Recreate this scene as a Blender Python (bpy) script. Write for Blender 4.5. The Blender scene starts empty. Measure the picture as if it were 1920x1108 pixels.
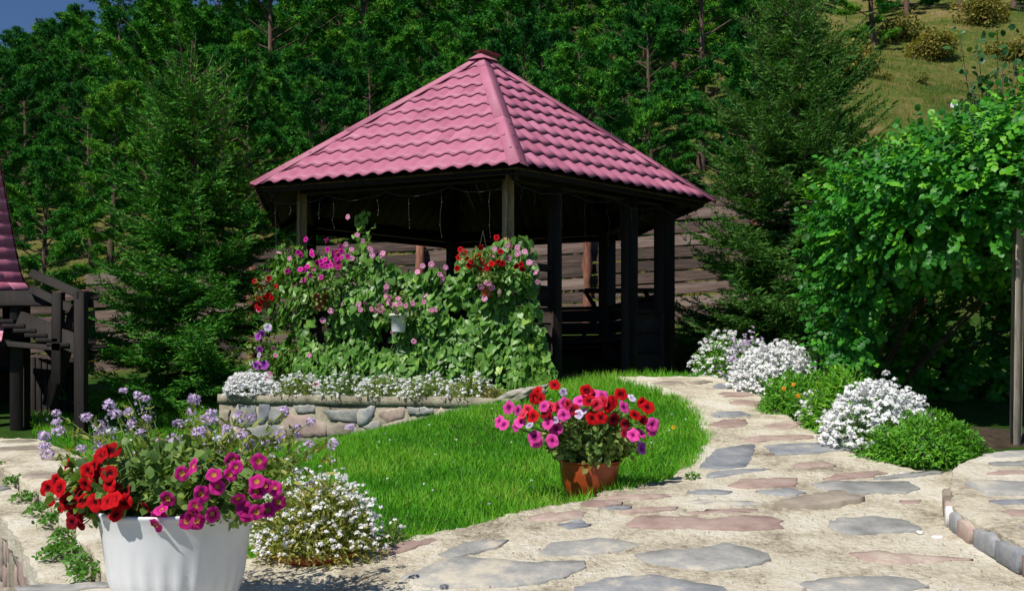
import bpy, math, numpy as np
from mathutils import Vector, Matrix, noise, geometry

# ------------------------------------------------------------------ camera, sky, sun, exposure
SC = bpy.context.scene
CZ = 1.466            # eye height over the paving at the photographer's feet
F = 1750.0            # focal length in photo pixels (photo is 1920 wide)
HOR = 690.0           # photo row of the horizon
cam_d = bpy.data.cameras.new('camera')
cam_d.sensor_width = 36.0
cam_d.lens = 36.0 * F / 1920.0
cam_d.shift_y = (HOR - 554.0) / 1920.0
cam_d.clip_start = 0.05
cam_d.clip_end = 2000
cam = bpy.data.objects.new('camera', cam_d)
SC.collection.objects.link(cam)
cam.location = (0, 0, CZ)
cam.rotation_euler = (math.radians(90), 0, 0)
SC.camera = cam

SUN_AZ, SUN_EL = math.radians(-39), math.radians(53)   # azimuth from behind the camera, to the left
S = Vector((math.sin(SUN_AZ) * math.cos(SUN_EL), -math.cos(SUN_AZ) * math.cos(SUN_EL), math.sin(SUN_EL)))
world = bpy.data.worlds.new('World')
SC.world = world
world.use_nodes = True
wn = world.node_tree
wn.nodes.clear()
wo = wn.nodes.new('ShaderNodeOutputWorld')
wb = wn.nodes.new('ShaderNodeBackground')
ws = wn.nodes.new('ShaderNodeTexSky')
ws.sky_type = 'NISHITA'
ws.sun_disc = False
ws.sun_elevation = SUN_EL
ws.sun_rotation = math.atan2(S.x, S.y) % (2 * math.pi)
ws.altitude = 1500
ws.air_density = 0.9
ws.dust_density = 0.0
ws.ozone_density = 8.0
wb.inputs['Strength'].default_value = 0.085
wn.links.new(ws.outputs[0], wb.inputs['Color'])
wn.links.new(wb.outputs[0], wo.inputs['Surface'])
sun_d = bpy.data.lights.new('sun', 'SUN')
sun_d.energy = 5.0
sun_d.angle = math.radians(0.5)
sun_d.color = (1.0, 0.95, 0.87)
sun = bpy.data.objects.new('sun', sun_d)
SC.collection.objects.link(sun)
sun.rotation_euler = S.to_track_quat('Z', 'Y').to_euler()
SC.view_settings.view_transform = 'Standard'
SC.view_settings.look = 'None'
SC.view_settings.exposure = 0.0
SC.view_settings.gamma = 1.0
SC.view_settings.use_curve_mapping = False
SC.render.engine = 'CYCLES'
SC.cycles.use_denoising = True
SC.cycles.max_bounces = 6
SC.cycles.diffuse_bounces = 2
SC.cycles.transparent_max_bounces = 8

# ------------------------------------------------------------------ helpers
R = np.random.default_rng(7)
COL = SC.collection

def P(px, py, d):
    """the point at depth d seen at photo pixel (px, py)"""
    return np.array([(px - 960.0) / F * d, d, CZ + (HOR - py) / F * d])

def on_plane(px, py, a=0.0, b=0.132):
    """photo pixel -> point on the slope z = a + b*y"""
    d = (CZ - a) / ((py - HOR) / F + b)
    return np.array([(px - 960.0) / F * d, d, a + b * d])

def props(o, label=None, cat=None, group=None, kind=None):
    if label: o['label'] = label
    if cat: o['category'] = cat
    if group: o['group'] = group
    if kind: o['kind'] = kind
    return o

def empty(name, loc, label=None, cat=None, group=None):
    o = bpy.data.objects.new(name, None)
    o.empty_display_size = 0.1
    COL.objects.link(o)
    o.location = tuple(loc)
    return props(o, label, cat, group)

def mesh(name, V, Fs, mat=None, tint=None, smooth=False):
    V = np.asarray(V, dtype=np.float32).reshape(-1, 3)
    me = bpy.data.meshes.new(name)
    if not isinstance(Fs, (list, tuple)): Fs = [Fs]
    Fs = [np.asarray(f, dtype=np.int32) for f in Fs if len(f)]
    idx = np.concatenate([f.ravel() for f in Fs])
    starts, s = [], 0
    for f in Fs:
        k = f.shape[1]
        starts.append(np.arange(f.shape[0], dtype=np.int32) * k + s)
        s += f.size
    starts = np.concatenate(starts)
    me.vertices.add(len(V)); me.vertices.foreach_set('co', V.ravel())
    me.loops.add(len(idx)); me.loops.foreach_set('vertex_index', idx)
    me.polygons.add(len(starts)); me.polygons.foreach_set('loop_start', starts)
    if smooth: me.polygons.foreach_set('use_smooth', np.ones(len(starts), dtype=bool))
    me.update(calc_edges=True)
    if tint is not None:
        at = me.attributes.new('tint', 'FLOAT', 'POINT')
        at.data.foreach_set('value', np.asarray(tint, dtype=np.float32))
    if mat: me.materials.append(mat)
    return me

def link(name, me, parent=None, loc=None, rot=None):
    o = bpy.data.objects.new(name, me)
    COL.objects.link(o)
    if parent is not None: o.parent = parent
    if loc is not None: o.location = tuple(loc)
    if rot is not None: o.rotation_euler = tuple(rot)
    return o

class MB:
    """collects vertices and faces of one mesh"""
    def __init__(s): s.V, s.F3, s.F4, s.T, s.n = [], [], [], [], 0
    def add(s, V, F, tint=0.5):
        V = np.asarray(V, float).reshape(-1, 3)
        F = np.asarray(F, int)
        if len(F): (s.F3 if F.shape[1] == 3 else s.F4).append(F + s.n)
        s.V.append(V)
        s.T.append(np.full(len(V), tint) if np.isscalar(tint) else np.asarray(tint, float))
        s.n += len(V)
        return s
    def box(s, c, size, M=None, tint=0.5, bevel=0.0):
        h = np.array(size) / 2.0
        b = min(bevel, h.min() * 0.9)
        if b <= 0:
            v = np.array([[x, y, z] for x in (-1, 1) for y in (-1, 1) for z in (-1, 1)], float) * h
            f = [[0, 1, 3, 2], [4, 6, 7, 5], [0, 4, 5, 1], [2, 3, 7, 6], [0, 2, 6, 4], [1, 5, 7, 3]]
            if M is not None: v = v @ np.asarray(M).T
            return s.add(v + np.asarray(c), f, tint)
        v, ids = [], {}
        for x in (-1, 1):
            for y in (-1, 1):
                for z in (-1, 1):
                    sg = np.array([x, y, z])
                    for ax in range(3):
                        p = sg * (h - b); p[ax] = sg[ax] * h[ax]
                        ids[(x, y, z, ax)] = len(v); v.append(p)
        f4, f3 = [], []
        for ax in range(3):
            o = [i for i in range(3) if i != ax]
            for sg in (-1, 1):
                q = []
                for a, c2 in ((-1, -1), (1, -1), (1, 1), (-1, 1)):
                    k = [0, 0, 0]; k[ax] = sg; k[o[0]] = a; k[o[1]] = c2
                    q.append(ids[(*k, ax)])
                f4.append(q)
        for ax in range(3):
            o = [i for i in range(3) if i != ax]
            for a in (-1, 1):
                for c2 in (-1, 1):
                    k0 = [0, 0, 0]; k0[ax] = -1; k0[o[0]] = a; k0[o[1]] = c2
                    k1 = list(k0); k1[ax] = 1
                    f4.append([ids[(*k0, o[0])], ids[(*k1, o[0])], ids[(*k1, o[1])], ids[(*k0, o[1])]])
        for x in (-1, 1):
            for y in (-1, 1):
                for z in (-1, 1):
                    f3.append([ids[(x, y, z, i)] for i in range(3)])
        v = np.array(v)
        if M is not None: v = v @ np.asarray(M).T
        v = v + np.asarray(c)
        n0 = s.n
        s.add(v, f4, tint)
        s.F3.append(np.array(f3) + n0)
        return s
    def bar(s, a, b, w, h, up=(0, 0, 1), tint=0.5, bevel=0.006):
        """a squared timber from a to b"""
        a, b = np.asarray(a, float), np.asarray(b, float)
        y = b - a; L = np.linalg.norm(y); y /= L
        x = np.cross(y, up); x /= np.linalg.norm(x)
        z = np.cross(x, y)
        return s.box((a + b) / 2, (w, L, h), np.stack([x, y, z], 1), tint, bevel)
    def tube(s, pts, rad, sides=6, tint=0.5):
        pts = np.asarray(pts, float); n = len(pts)
        rad = np.full(n, rad) if np.isscalar(rad) else np.asarray(rad, float)
        t = np.gradient(pts, axis=0); t /= np.linalg.norm(t, axis=1)[:, None] + 1e-9
        ref = np.array([0.0, 0, 1]) if abs(t[0][2]) < 0.9 else np.array([1.0, 0, 0])
        x = np.cross(t, ref); x /= np.linalg.norm(x, axis=1)[:, None] + 1e-9
        y = np.cross(t, x)
        a = np.arange(sides) / sides * 2 * np.pi
        V = pts[:, None] + rad[:, None, None] * (np.cos(a)[None, :, None] * x[:, None] + np.sin(a)[None, :, None] * y[:, None])
        i = np.arange(n - 1)[:, None] * sides; j = np.arange(sides)[None]; k = (j + 1) % sides
        F = np.stack([i + j, i + k, i + k + sides, i + j + sides], -1).reshape(-1, 4)
        return s.add(V.reshape(-1, 3), F, tint)
    def lathe(s, prof, seg=40, c=(0, 0, 0), tint=0.5, flute=None):
        prof = np.asarray(prof, float); n = len(prof)
        a = np.arange(seg) / seg * 2 * np.pi
        r = np.repeat(prof[:, :1], seg, 1)
        if flute: r = r + flute(prof[:, 1])[:, None] * np.cos(a * flute.n)[None]
        V = np.stack([r * np.cos(a), r * np.sin(a), np.repeat(prof[:, 1:2], seg, 1)], -1).reshape(-1, 3) + np.asarray(c)
        i = np.arange(n - 1)[:, None] * seg; j = np.arange(seg)[None]; k = (j + 1) % seg
        F = np.stack([i + j, i + k, i + k + seg, i + j + seg], -1).reshape(-1, 4)
        return s.add(V, F, tint)
    def scatter(s, tv, tf, pos, M, scale, tint):
        """copies of a small template (leaf, needle, floret)"""
        tv = np.asarray(tv, float); tf = np.asarray(tf, int)
        n, k = len(pos), len(tv)
        sc = np.asarray(scale, float)
        if sc.ndim == 0: sc = np.full(n, sc)
        sv = tv[None] * (sc[:, None, None] if sc.ndim == 1 else sc[:, None, :])
        V = np.einsum('nij,nkj->nki', M, sv) + pos[:, None]
        Fc = (np.arange(n) * k)[:, None, None] + tf[None]
        return s.add(V.reshape(-1, 3), Fc.reshape(-1, tf.shape[1]), np.repeat(np.broadcast_to(tint, (n,)), k))
    def me(s, name, mat=None, smooth=False):
        V = np.concatenate(s.V); Fs = []
        if s.F4: Fs.append(np.concatenate(s.F4))
        if s.F3: Fs.append(np.concatenate(s.F3))
        return mesh(name, V, Fs, mat, np.concatenate(s.T), smooth)
    def obj(s, name, mat, parent=None, smooth=False, loc=None, kind=None):
        o = link(name, s.me(name, mat, smooth), parent, loc)
        if kind: o['kind'] = kind
        return o

def unit(v): return v / (np.linalg.norm(v, axis=-1, keepdims=True) + 1e-9)

def frames(tip, nrm):
    """rotation matrices whose y is the tip direction and z close to nrm"""
    y = unit(tip); z = nrm - (nrm * y).sum(-1, keepdims=True) * y
    z = unit(z); x = np.cross(y, z)
    return np.stack([x, y, z], -1)

def rdir(n, r=R): return unit(r.normal(size=(n, 3)))

# leaf templates: y is the tip, z the upper side
def leaf_tpl(w=0.5, fold=0.12, droop=0.12, base=0.35):
    v = np.array([[0, 0, 0], [-w * .42, base * .45, fold], [0, .3, 0.02], [w * .42, base * .45, fold], [-w * .44, .68, fold * .7],
                  [0, .72, 0.0], [w * .44, .68, fold * .7], [0, 1, -droop]])
    f = np.array([[0, 2, 1, 1], [0, 3, 2, 2]])
    f3 = [[0, 2, 1], [0, 3, 2], [1, 2, 5], [1, 5, 4], [2, 3, 6], [2, 6, 5], [4, 5, 7], [5, 6, 7]]
    return v, np.array(f3)
LEAF_OVAL = leaf_tpl(0.75, 0.08, 0.1, 0.6)
LEAF_LONG = leaf_tpl(0.3, 0.05, 0.12, 0.5)
HEART = (np.array([[0, .12, 0], [-.30, -.06, .05], [-.47, .22, .08], [-.34, .58, .05], [0, 1, -.12], [.34, .58, .05], [.47, .22, .08],
                   [.30, -.06, .05], [0, .5, 0.0]]),
         np.array([[0, 8, 1], [1, 8, 2], [2, 8, 3], [3, 8, 4], [4, 8, 5], [5, 8, 6], [6, 8, 7], [7, 8, 0]])[:, [0, 2, 1]][:, ::-1])
NEEDLE = (np.array([[-.5, 0, 0], [.5, 0, 0], [0, 1, 0.0]]), np.array([[0, 1, 2]]))
BLADE = (np.array([[-.5, 0, 0], [.5, 0, 0], [-.38, .5, .06], [.38, .5, .06], [0, 1, .28]]), np.array([[0, 1, 3], [0, 3, 2], [2, 3, 4]]))
FLORET = (np.array([[0, 0, .12]] + [[math.cos(a) * r, math.sin(a) * r, z] for a, r, z in
          [(i * math.pi / 4, (1.0 if i % 2 == 0 else .45), (.22 if i % 2 == 0 else .1)) for i in range(8)]]),
          np.array([[0, i + 1, (i + 1) % 8 + 1] for i in range(8)]))

# ------------------------------------------------------------------ materials
def nodes(name):
    m = bpy.data.materials.new(name); m.use_nodes = True
    nt = m.node_tree
    return m, nt, nt.nodes['Principled BSDF'], nt.nodes['Material Output']

def ramp(nt, cols, pos=None):
    r = nt.nodes.new('ShaderNodeValToRGB')
    n = len(cols)
    pos = pos or [i / (n - 1) for i in range(n)]
    e = r.color_ramp.elements
    while len(e) < n: e.new(0.5)
    for i in range(n):
        e[i].position = pos[i]; e[i].color = (*cols[i], 1)
    return r

def math_node(nt, op, a, b):
    m = nt.nodes.new('ShaderNodeMath'); m.operation = op
    for i, v in enumerate((a, b)):
        if isinstance(v, (int, float)): m.inputs[i].default_value = v
        else: nt.links.new(v, m.inputs[i])
    return m.outputs[0]

def noise_node(nt, scale, detail=4, rough=.6, vec=None, coord='Object', stretch=None):
    t = nt.nodes.new('ShaderNodeTexNoise')
    t.inputs['Scale'].default_value = scale
    t.inputs['Detail'].default_value = detail
    t.inputs['Roughness'].default_value = rough
    if vec is None:
        tc = nt.nodes.new('ShaderNodeTexCoord'); vec = tc.outputs[coord]
    if stretch:
        mp = nt.nodes.new('ShaderNodeMapping'); mp.inputs['Scale'].default_value = stretch
        nt.links.new(vec, mp.inputs['Vector']); vec = mp.outputs[0]
    nt.links.new(vec, t.inputs['Vector'])
    return t.outputs['Fac']

def bump(nt, bsdf, fac, strength, dist=0.01):
    b = nt.nodes.new('ShaderNodeBump')
    b.inputs['Strength'].default_value = strength
    b.inputs['Distance'].default_value = dist
    nt.links.new(fac, b.inputs['Height']); nt.links.new(b.outputs[0], bsdf.inputs['Normal'])

def foliage(name, cols, rough=.5, trans=.3, spread=.3, spec=.35, tcol=None):
    """leaf material: colour by each leaf's own tint, thin and a little translucent"""
    m, nt, b, out = nodes(name)
    at = nt.nodes.new('ShaderNodeAttribute'); at.attribute_name = 'tint'
    oi = nt.nodes.new('ShaderNodeObjectInfo')
    v = math_node(nt, 'ADD', at.outputs['Fac'], math_node(nt, 'MULTIPLY', math_node(nt, 'SUBTRACT', oi.outputs['Random'], .5), spread))
    r = ramp(nt, cols); nt.links.new(v, r.inputs[0])
    nt.links.new(r.outputs[0], b.inputs['Base Color'])
    b.inputs['Roughness'].default_value = rough
    b.inputs['Specular IOR Level'].default_value = spec
    if trans > 0:
        t = nt.nodes.new('ShaderNodeBsdfTranslucent'); mx = nt.nodes.new('ShaderNodeMixShader')
        g = nt.nodes.new('ShaderNodeMix'); g.data_type = 'RGBA'; g.blend_type = 'MULTIPLY'; g.inputs[0].default_value = 1.0
        nt.links.new(r.outputs[0], g.inputs[6]); g.inputs[7].default_value = (*(tcol or (1.5, 1.5, .6)), 1)
        nt.links.new(g.outputs[2], t.inputs['Color'])
        mx.inputs[0].default_value = trans
        nt.links.new(b.outputs[0], mx.inputs[1]); nt.links.new(t.outputs[0], mx.inputs[2])
        nt.links.new(mx.outputs[0], out.inputs['Surface'])
    return m

def rough_mat(name, cols, scale, rough=.8, bmp=.4, bdist=.01, detail=6, stretch=None, pos=None, spec=.3, var=.0, bscale=None, fine=0.0):
    """mottled surface: colour ramp over noise, with relief"""
    m, nt, b, out = nodes(name)
    tc = nt.nodes.new('ShaderNodeTexCoord')
    oi = nt.nodes.new('ShaderNodeObjectInfo')
    va = nt.nodes.new('ShaderNodeVectorMath'); va.operation = 'ADD'
    sm = nt.nodes.new('ShaderNodeVectorMath'); sm.operation = 'SCALE'; sm.inputs['Scale'].default_value = 37.0
    cb = nt.nodes.new('ShaderNodeCombineXYZ')
    for i in range(3): nt.links.new(oi.outputs['Random'], cb.inputs[i])
    nt.links.new(cb.outputs[0], sm.inputs[0])
    nt.links.new(tc.outputs['Object'], va.inputs[0]); nt.links.new(sm.outputs[0], va.inputs[1])
    n = noise_node(nt, scale, detail, .65, va.outputs[0], stretch=stretch)
    fac = n
    if fine:
        nf_ = noise_node(nt, scale * 14, 4, .7, va.outputs[0], stretch=stretch)
        fac = math_node(nt, 'ADD', n, math_node(nt, 'MULTIPLY', math_node(nt, 'SUBTRACT', nf_, .5), fine))
    if var: fac = math_node(nt, 'ADD', fac, math_node(nt, 'MULTIPLY', math_node(nt, 'SUBTRACT', oi.outputs['Random'], .5), var))
    r = ramp(nt, cols, pos or [.3 + .4 * i / (len(cols) - 1) for i in range(len(cols))])
    nt.links.new(fac, r.inputs[0]); nt.links.new(r.outputs[0], b.inputs['Base Color'])
    b.inputs['Roughness'].default_value = rough
    b.inputs['Specular IOR Level'].default_value = spec
    if bmp:
        n2 = noise_node(nt, bscale or scale * 4, 6, .7, va.outputs[0], stretch=stretch)
        bump(nt, b, n2, bmp, bdist)
    return m

M = {}
M['pine'] = foliage('pine_needles', [(.01, .08, .016), (.028, .17, .022), (.075, .29, .026), (.19, .4, .03)], .65, .1, .6, .12)
M['spruce'] = foliage('spruce_needles', [(.016, .1, .014), (.036, .17, .018), (.075, .25, .024), (.15, .33, .04)], .6, .1, .1, .15)
M['spruce2'] = foliage('blue_spruce_needles', [(.03, .1, .018), (.055, .165, .027), (.1, .22, .04), (.17, .3, .06)], .6, .2, .1, .15)
M['vine'] = foliage('vine_leaves', [(.07, .19, .026), (.135, .3, .05), (.23, .42, .075), (.37, .55, .11)], .42, .25, .5, .4)
M['rose'] = foliage('rose_leaves', [(.018, .115, .014), (.045, .24, .02), (.11, .39, .02), (.32, .6, .04)], .45, .3, .3, .3)
M['fern'] = foliage('marigold_leaves', [(.05, .19, .015), (.1, .31, .02), (.19, .45, .03), (.3, .52, .05)], .5, .3, .2)
M['petleaf'] = foliage('petunia_leaves', [(.07, .14, .035), (.14, .25, .055), (.25, .36, .09), (.42, .46, .16)], .5, .35, .2)
M['weed'] = foliage('weed_leaves', [(.05, .16, .02), (.1, .26, .03), (.16, .32, .05)], .5, .3, .2)
M['grass'] = foliage('grass_blades', [(.055, .26, .014), (.115, .4, .02), (.2, .49, .03), (.4, .53, .1)], .5, .35, .0, .2)
M['hillgrass'] = foliage('hill_grass_blades', [(.06, .12, .015), (.12, .18, .025), (.21, .2, .045), (.3, .23, .1)], .6, .3, .0, .2)
M['dryshrub'] = foliage('dry_shrub_leaves', [(.09, .12, .02), (.17, .18, .03), (.27, .22, .06), (.3, .27, .06)], .6, .3, .3, .2)
M['sapling'] = foliage('sapling_leaves', [(.02, .08, .02), (.035, .12, .03), (.06, .17, .04)], .45, .25, .3)
M['alyleaf'] = foliage('alyssum_leaves', [(.1, .18, .03), (.19, .27, .045), (.33, .34, .07), (.48, .4, .13)], .55, .3, .2)
M['white'] = foliage('white_florets', [(.86, .87, .87), (.92, .92, .91), (.95, .95, .94)], .6, .25, .1, .2, (1, 1, 1))
M['lilac'] = foliage('lilac_florets', [(.56, .4, .66), (.72, .56, .8), (.85, .75, .9)], .6, .25, .2, .2, (1, 1, 1))
M['violetpetal'] = foliage('violet_petals', [(.12, .03, .35), (.2, .05, .5), (.3, .1, .6)], .6, .25, .2, .2, (1, 1, 1))
M['orangepetal'] = foliage('orange_petals', [(.8, .2, .01), (.85, .35, .02), (.85, .5, .05)], .6, .2, .2, .2, (1, 1, 1))
M['stem'] = foliage('green_stems', [(.07, .14, .03), (.12, .2, .05), (.2, .26, .08)], .6, 0, .2)

def petal(name, throat, mid, edge):
    """petunia: tint runs from the throat to the rim of the bloom"""
    m, nt, b, out = nodes(name)
    at = nt.nodes.new('ShaderNodeAttribute'); at.attribute_name = 'tint'
    oi = nt.nodes.new('ShaderNodeObjectInfo')
    v = math_node(nt, 'ADD', at.outputs['Fac'], math_node(nt, 'MULTIPLY', math_node(nt, 'SUBTRACT', oi.outputs['Random'], .5), .12))
    r = ramp(nt, [throat, throat, mid, edge], [0, .2, .42, 1]); nt.links.new(v, r.inputs[0])
    hs = nt.nodes.new('ShaderNodeHueSaturation')
    nt.links.new(math_node(nt, 'ADD', math_node(nt, 'MULTIPLY', oi.outputs['Random'], .5), .72), hs.inputs['Value'])
    nt.links.new(r.outputs[0], hs.inputs['Color'])
    nt.links.new(hs.outputs[0], b.inputs['Base Color'])
    b.inputs['Roughness'].default_value = .7
    b.inputs['Specular IOR Level'].default_value = .08
    t = nt.nodes.new('ShaderNodeBsdfTranslucent'); nt.links.new(hs.outputs[0], t.inputs['Color'])
    mx = nt.nodes.new('ShaderNodeMixShader'); mx.inputs[0].default_value = .3
    nt.links.new(b.outputs[0], mx.inputs[1]); nt.links.new(t.outputs[0], mx.inputs[2]); nt.links.new(mx.outputs[0], out.inputs['Surface'])
    return m
PET = {
    'red': petal('red_petunia', (.06, .002, .006), (.5, .006, .012), (.62, .009, .014)),
    'crimson': petal('crimson_petunia', (.03, .001, .008), (.2, .004, .012), (.3, .008, .02)),
    'coral': petal('coral_petunia', (.2, .005, .02), (.72, .03, .07), (.8, .06, .13)),
    'pink': petal('pink_petunia', (.2, .004, .12), (.78, .06, .36), (.86, .1, .45)),
    'magenta': petal('magenta_petunia', (.55, .3, .05), (.48, .01, .17), (.66, .035, .3)),
    'fuchsia': petal('fuchsia_petunia', (.3, .0, .15), (.7, .02, .36), (.8, .05, .45)),
    'pale': petal('pale_pink_trumpet', (.8, .65, .68), (.6, .12, .34), (.82, .42, .6)),
    'violet': petal('violet_petunia', (.2, .02, .3), (.35, .06, .42), (.48, .14, .55)),
    'lilac': petal('lilac_petunia', (.4, .3, .5), (.62, .5, .75), (.75, .65, .85)),
    'rose': petal('rose_pink_petunia', (.8, .5, .5), (.8, .22, .45), (.86, .38, .58)),
}
def plain(name, c, rough=.5, spec=.5, metal=0.0):
    m, nt, b, out = nodes(name)
    b.inputs['Base Color'].default_value = (*c, 1); b.inputs['Roughness'].default_value = rough
    b.inputs['Specular IOR Level'].default_value = spec; b.inputs['Metallic'].default_value = metal
    return m
M['mortar'] = rough_mat('sandy_mortar', [(.24, .2, .145), (.46, .4, .3), (.68, .61, .46), (.8, .75, .63)], 2.2, .92, 1.0, .03, 12, spec=.1, bscale=26, pos=[.3, .39, .5, .64], fine=.5)
M['slate'] = rough_mat('grey_slate', [(.18, .18, .172), (.28, .278, .262), (.37, .36, .335), (.55, .5, .4)], 5, .75, .7, .01, 10, pos=[.3, .45, .58, .7], var=.2, bscale=12, fine=.2)
M['blue'] = rough_mat('blue_slate', [(.15, .16, .18), (.23, .24, .26), (.31, .315, .32), (.5, .46, .38)], 5, .7, .6, .01, 10, pos=[.3, .45, .58, .7], var=.2, bscale=12, fine=.2)
M['redstone'] = rough_mat('red_sandstone', [(.25, .17, .145), (.35, .25, .215), (.42, .32, .27), (.56, .48, .38)], 5, .8, .7, .01, 10, pos=[.3, .45, .58, .7], var=.2, bscale=12, fine=.2)
M['tan'] = rough_mat('brown_flagstone', [(.2, .165, .13), (.3, .25, .2), (.42, .36, .29)], 5, .75, .5, .008, 8, var=.2, bscale=16)
M['chalk'] = rough_mat('white_quartz', [(.6, .58, .55), (.8, .78, .75)], 12, .7, .4, .006)
M['concrete'] = rough_mat('old_concrete', [(.12, .115, .075), (.24, .215, .155), (.37, .335, .25), (.3, .31, .16)], 3.5, .95, .9, .02, 8, spec=.1, bscale=30)
M['soil'] = rough_mat('soil', [(.03, .022, .015), (.07, .05, .03), (.12, .085, .05)], 9, .95, 1.0, .03, 6)
M['wood'] = rough_mat('dark_stained_wood', [(.011, .007, .005), (.022, .014, .009), (.038, .025, .016)], 6, .7, .4, .004, 5, (9, 9, .7), var=.2)
M['shadewood'] = rough_mat('shade_darkened_wood', [(.008, .007, .006), (.016, .012, .01), (.026, .02, .016)], 6, .75, .4, .004, 5, (9, 9, .7), var=.2)  # darker copy of the dark wood: shade on house and stairs painted in
M['paleWood'] = rough_mat('varnished_post', [(.22, .14, .06), (.38, .25, .12), (.5, .35, .19)], 6, .6, .3, .003, 5, (9, 9, .7), var=.2)
M['ceil'] = rough_mat('ceiling_boards', [(.05, .034, .016), (.09, .06, .028), (.13, .09, .045)], 4, .65, .3, .004, 5, (6, 6, 6), var=.3)
M['fence'] = rough_mat('weathered_fence_board', [(.03, .02, .015), (.065, .042, .033), (.11, .075, .06), (.16, .12, .1)], 5, .8, .6, .005, 6, (.5, 8, 8), var=.45)
M['log'] = rough_mat('red_brown_log', [(.1, .04, .025), (.22, .09, .06), (.32, .15, .1)], 6, .75, .5, .006, 5, (5, 5, .8), var=.2)
M['graywood'] = rough_mat('grey_weathered_post', [(.16, .14, .11), (.3, .26, .21), (.4, .35, .28)], 6, .8, .4, .004, 5, (9, 9, .7))
M['bark'] = rough_mat('pine_bark', [(.06, .04, .03), (.14, .09, .065), (.25, .16, .11)], 5, .9, .9, .03, 6, (3, 3, .8))
M['twig'] = plain('dry_twig', (.2, .15, .1), .8, .2)
M['roof'] = rough_mat('raspberry_roof_metal', [(.35, .105, .165), (.43, .14, .215), (.47, .16, .24), (.52, .195, .285)], 1.1, .55, .06, .003, 5, var=.14, spec=.3, bscale=6)
M['litroof'] = rough_mat('sun_lightened_raspberry_metal', [(.48, .13, .2), (.54, .16, .24), (.58, .19, .28)], 1.3, .5, .06, .003, 5, var=.3, spec=.4)  # raspberry lightened to paint in the sunlight that the house roof misses
M['whitepot'] = rough_mat('white_plastic', [(.72, .73, .76), (.78, .79, .81), (.8, .8, .8)], 6, .38, .04, .002, 4, spec=.45, bscale=40)
M['redpot'] = rough_mat('terracotta_plastic', [(.28, .042, .012), (.36, .06, .016), (.43, .09, .028)], 5, .3, .05, .002, 4, spec=.5)
M['brownpot'] = rough_mat('brown_plastic', [(.16, .035, .018), (.22, .05, .025)], 5, .4, .05, .002, 4)
M['wire'] = plain('cable', (.05, .05, .04), .8, .1)
M['bulb'] = plain('unlit_bulb', (.08, .08, .075), .6, .2)

def ground_mat():
    m, nt, b, out = nodes('turf_and_hill_soil')
    tc = nt.nodes.new('ShaderNodeTexCoord')
    n1 = noise_node(nt, .35, 8, .62, tc.outputs['Object'])
    n2 = noise_node(nt, 3.0, 8, .7, tc.outputs['Object'])
    r1 = ramp(nt, [(.035, .075, .013), (.09, .13, .022), (.18, .16, .05), (.26, .2, .1)], [.36, .46, .54, .64])
    nt.links.new(math_node(nt, 'ADD', math_node(nt, 'MULTIPLY', n1, .65), math_node(nt, 'MULTIPLY', n2, .35)), r1.inputs[0])
    r2 = ramp(nt, [(.025, .06, .01), (.05, .12, .015), (.07, .13, .02)], [.35, .5, .65]); nt.links.new(n2, r2.inputs[0])
    sp = nt.nodes.new('ShaderNodeSeparateXYZ'); nt.links.new(tc.outputs['Object'], sp.inputs[0])
    mr = nt.nodes.new('ShaderNodeMapRange'); mr.inputs[1].default_value = 15.5; mr.inputs[2].default_value = 18.0
    nt.links.new(sp.outputs['Y'], mr.inputs[0])
    mx = nt.nodes.new('ShaderNodeMix'); mx.data_type = 'RGBA'
    nt.links.new(mr.outputs[0], mx.inputs[0]); nt.links.new(r2.outputs[0], mx.inputs[6]); nt.links.new(r1.outputs[0], mx.inputs[7])
    nt.links.new(mx.outputs[2], b.inputs['Base Color'])
    b.inputs['Roughness'].default_value = .95; b.inputs['Specular IOR Level'].default_value = .1
    n3 = noise_node(nt, 7, 8, .75, tc.outputs['Object'])
    bump(nt, b, n3, 1.0, .12)
    return m
M['ground'] = ground_mat()

# ------------------------------------------------------------------ terrain
SLOPE = 0.132
ctrl = [  # (x, y, drop below the paved slope)
    (.5, 3, 0), (2, 3, 0), (3.5, 3, 0), (2, 5, 0), (1.4, 6.5, 0), (1.7, 8, 0), (2.2, 10, 0), (1.7, 10.5, 0), (0, 3.5, 0), (-1.5, 3.4, 0), (-4, 2, 0),
    (-.7, 4.5, .03), (0, 5.0, .035), (.479, 5.78, .04), (1.0, 6.1, .03), (1.3, 7.2, .02), (.9, 8.6, .02), (.5, 9.6, .02),
    (-1.72, 9.73, .48), (-.05, 8.95, .0), (-3.26, 10.4, .62), (-2.6, 9.9, .6), (-3.65, 7.7, .34), (-1.7, 4.3, .09), (-5.2, 9.5, .46), (-2.8, 6.0, .2),
    (-1.2, 7.0, .24), (-.2, 7.0, .13), (.1, 8.2, .1), (-1.2, 5.5, .1), (-3.9, 12, .5), (-4.97, 11, .48), (-7, 9, .5), (-.5, 12.85, .3), (2, 12, .25),
    (-2.5, 12, .4), (3.8, 17.2, -.14), (-8, 17.2, .84), (-1.8, 17.2, .31), (7, 17.2, -.3), (-12, 17.2, 1.1), (3.7, 6.8, -.08), (4.2, 9, 0), (5, 12, -.05),
    (4, 13, -.18), (7, 7, -.1), (8, 12, -.1), (10, 4, 0), (-10, 12, .8), (-10, 5, .2), (8, 0, 0), (-8, 0, .2), (0, 0, 0), (-3.7, 4.4, .75), (-5.2, 6.2, .9), (-3.0, 3.7, .6)]
ctrl = np.array(ctrl)
def _tps(r2): return np.where(r2 > 0, r2 * np.log(r2 + 1e-12), 0)
_C = ctrl[:, :2]
_K = _tps(((_C[:, None] - _C[None]) ** 2).sum(-1)) + np.eye(len(_C)) * .02
_Pm = np.c_[np.ones(len(_C)), _C]
_A = np.block([[_K, _Pm], [_Pm.T, np.zeros((3, 3))]])
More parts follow.
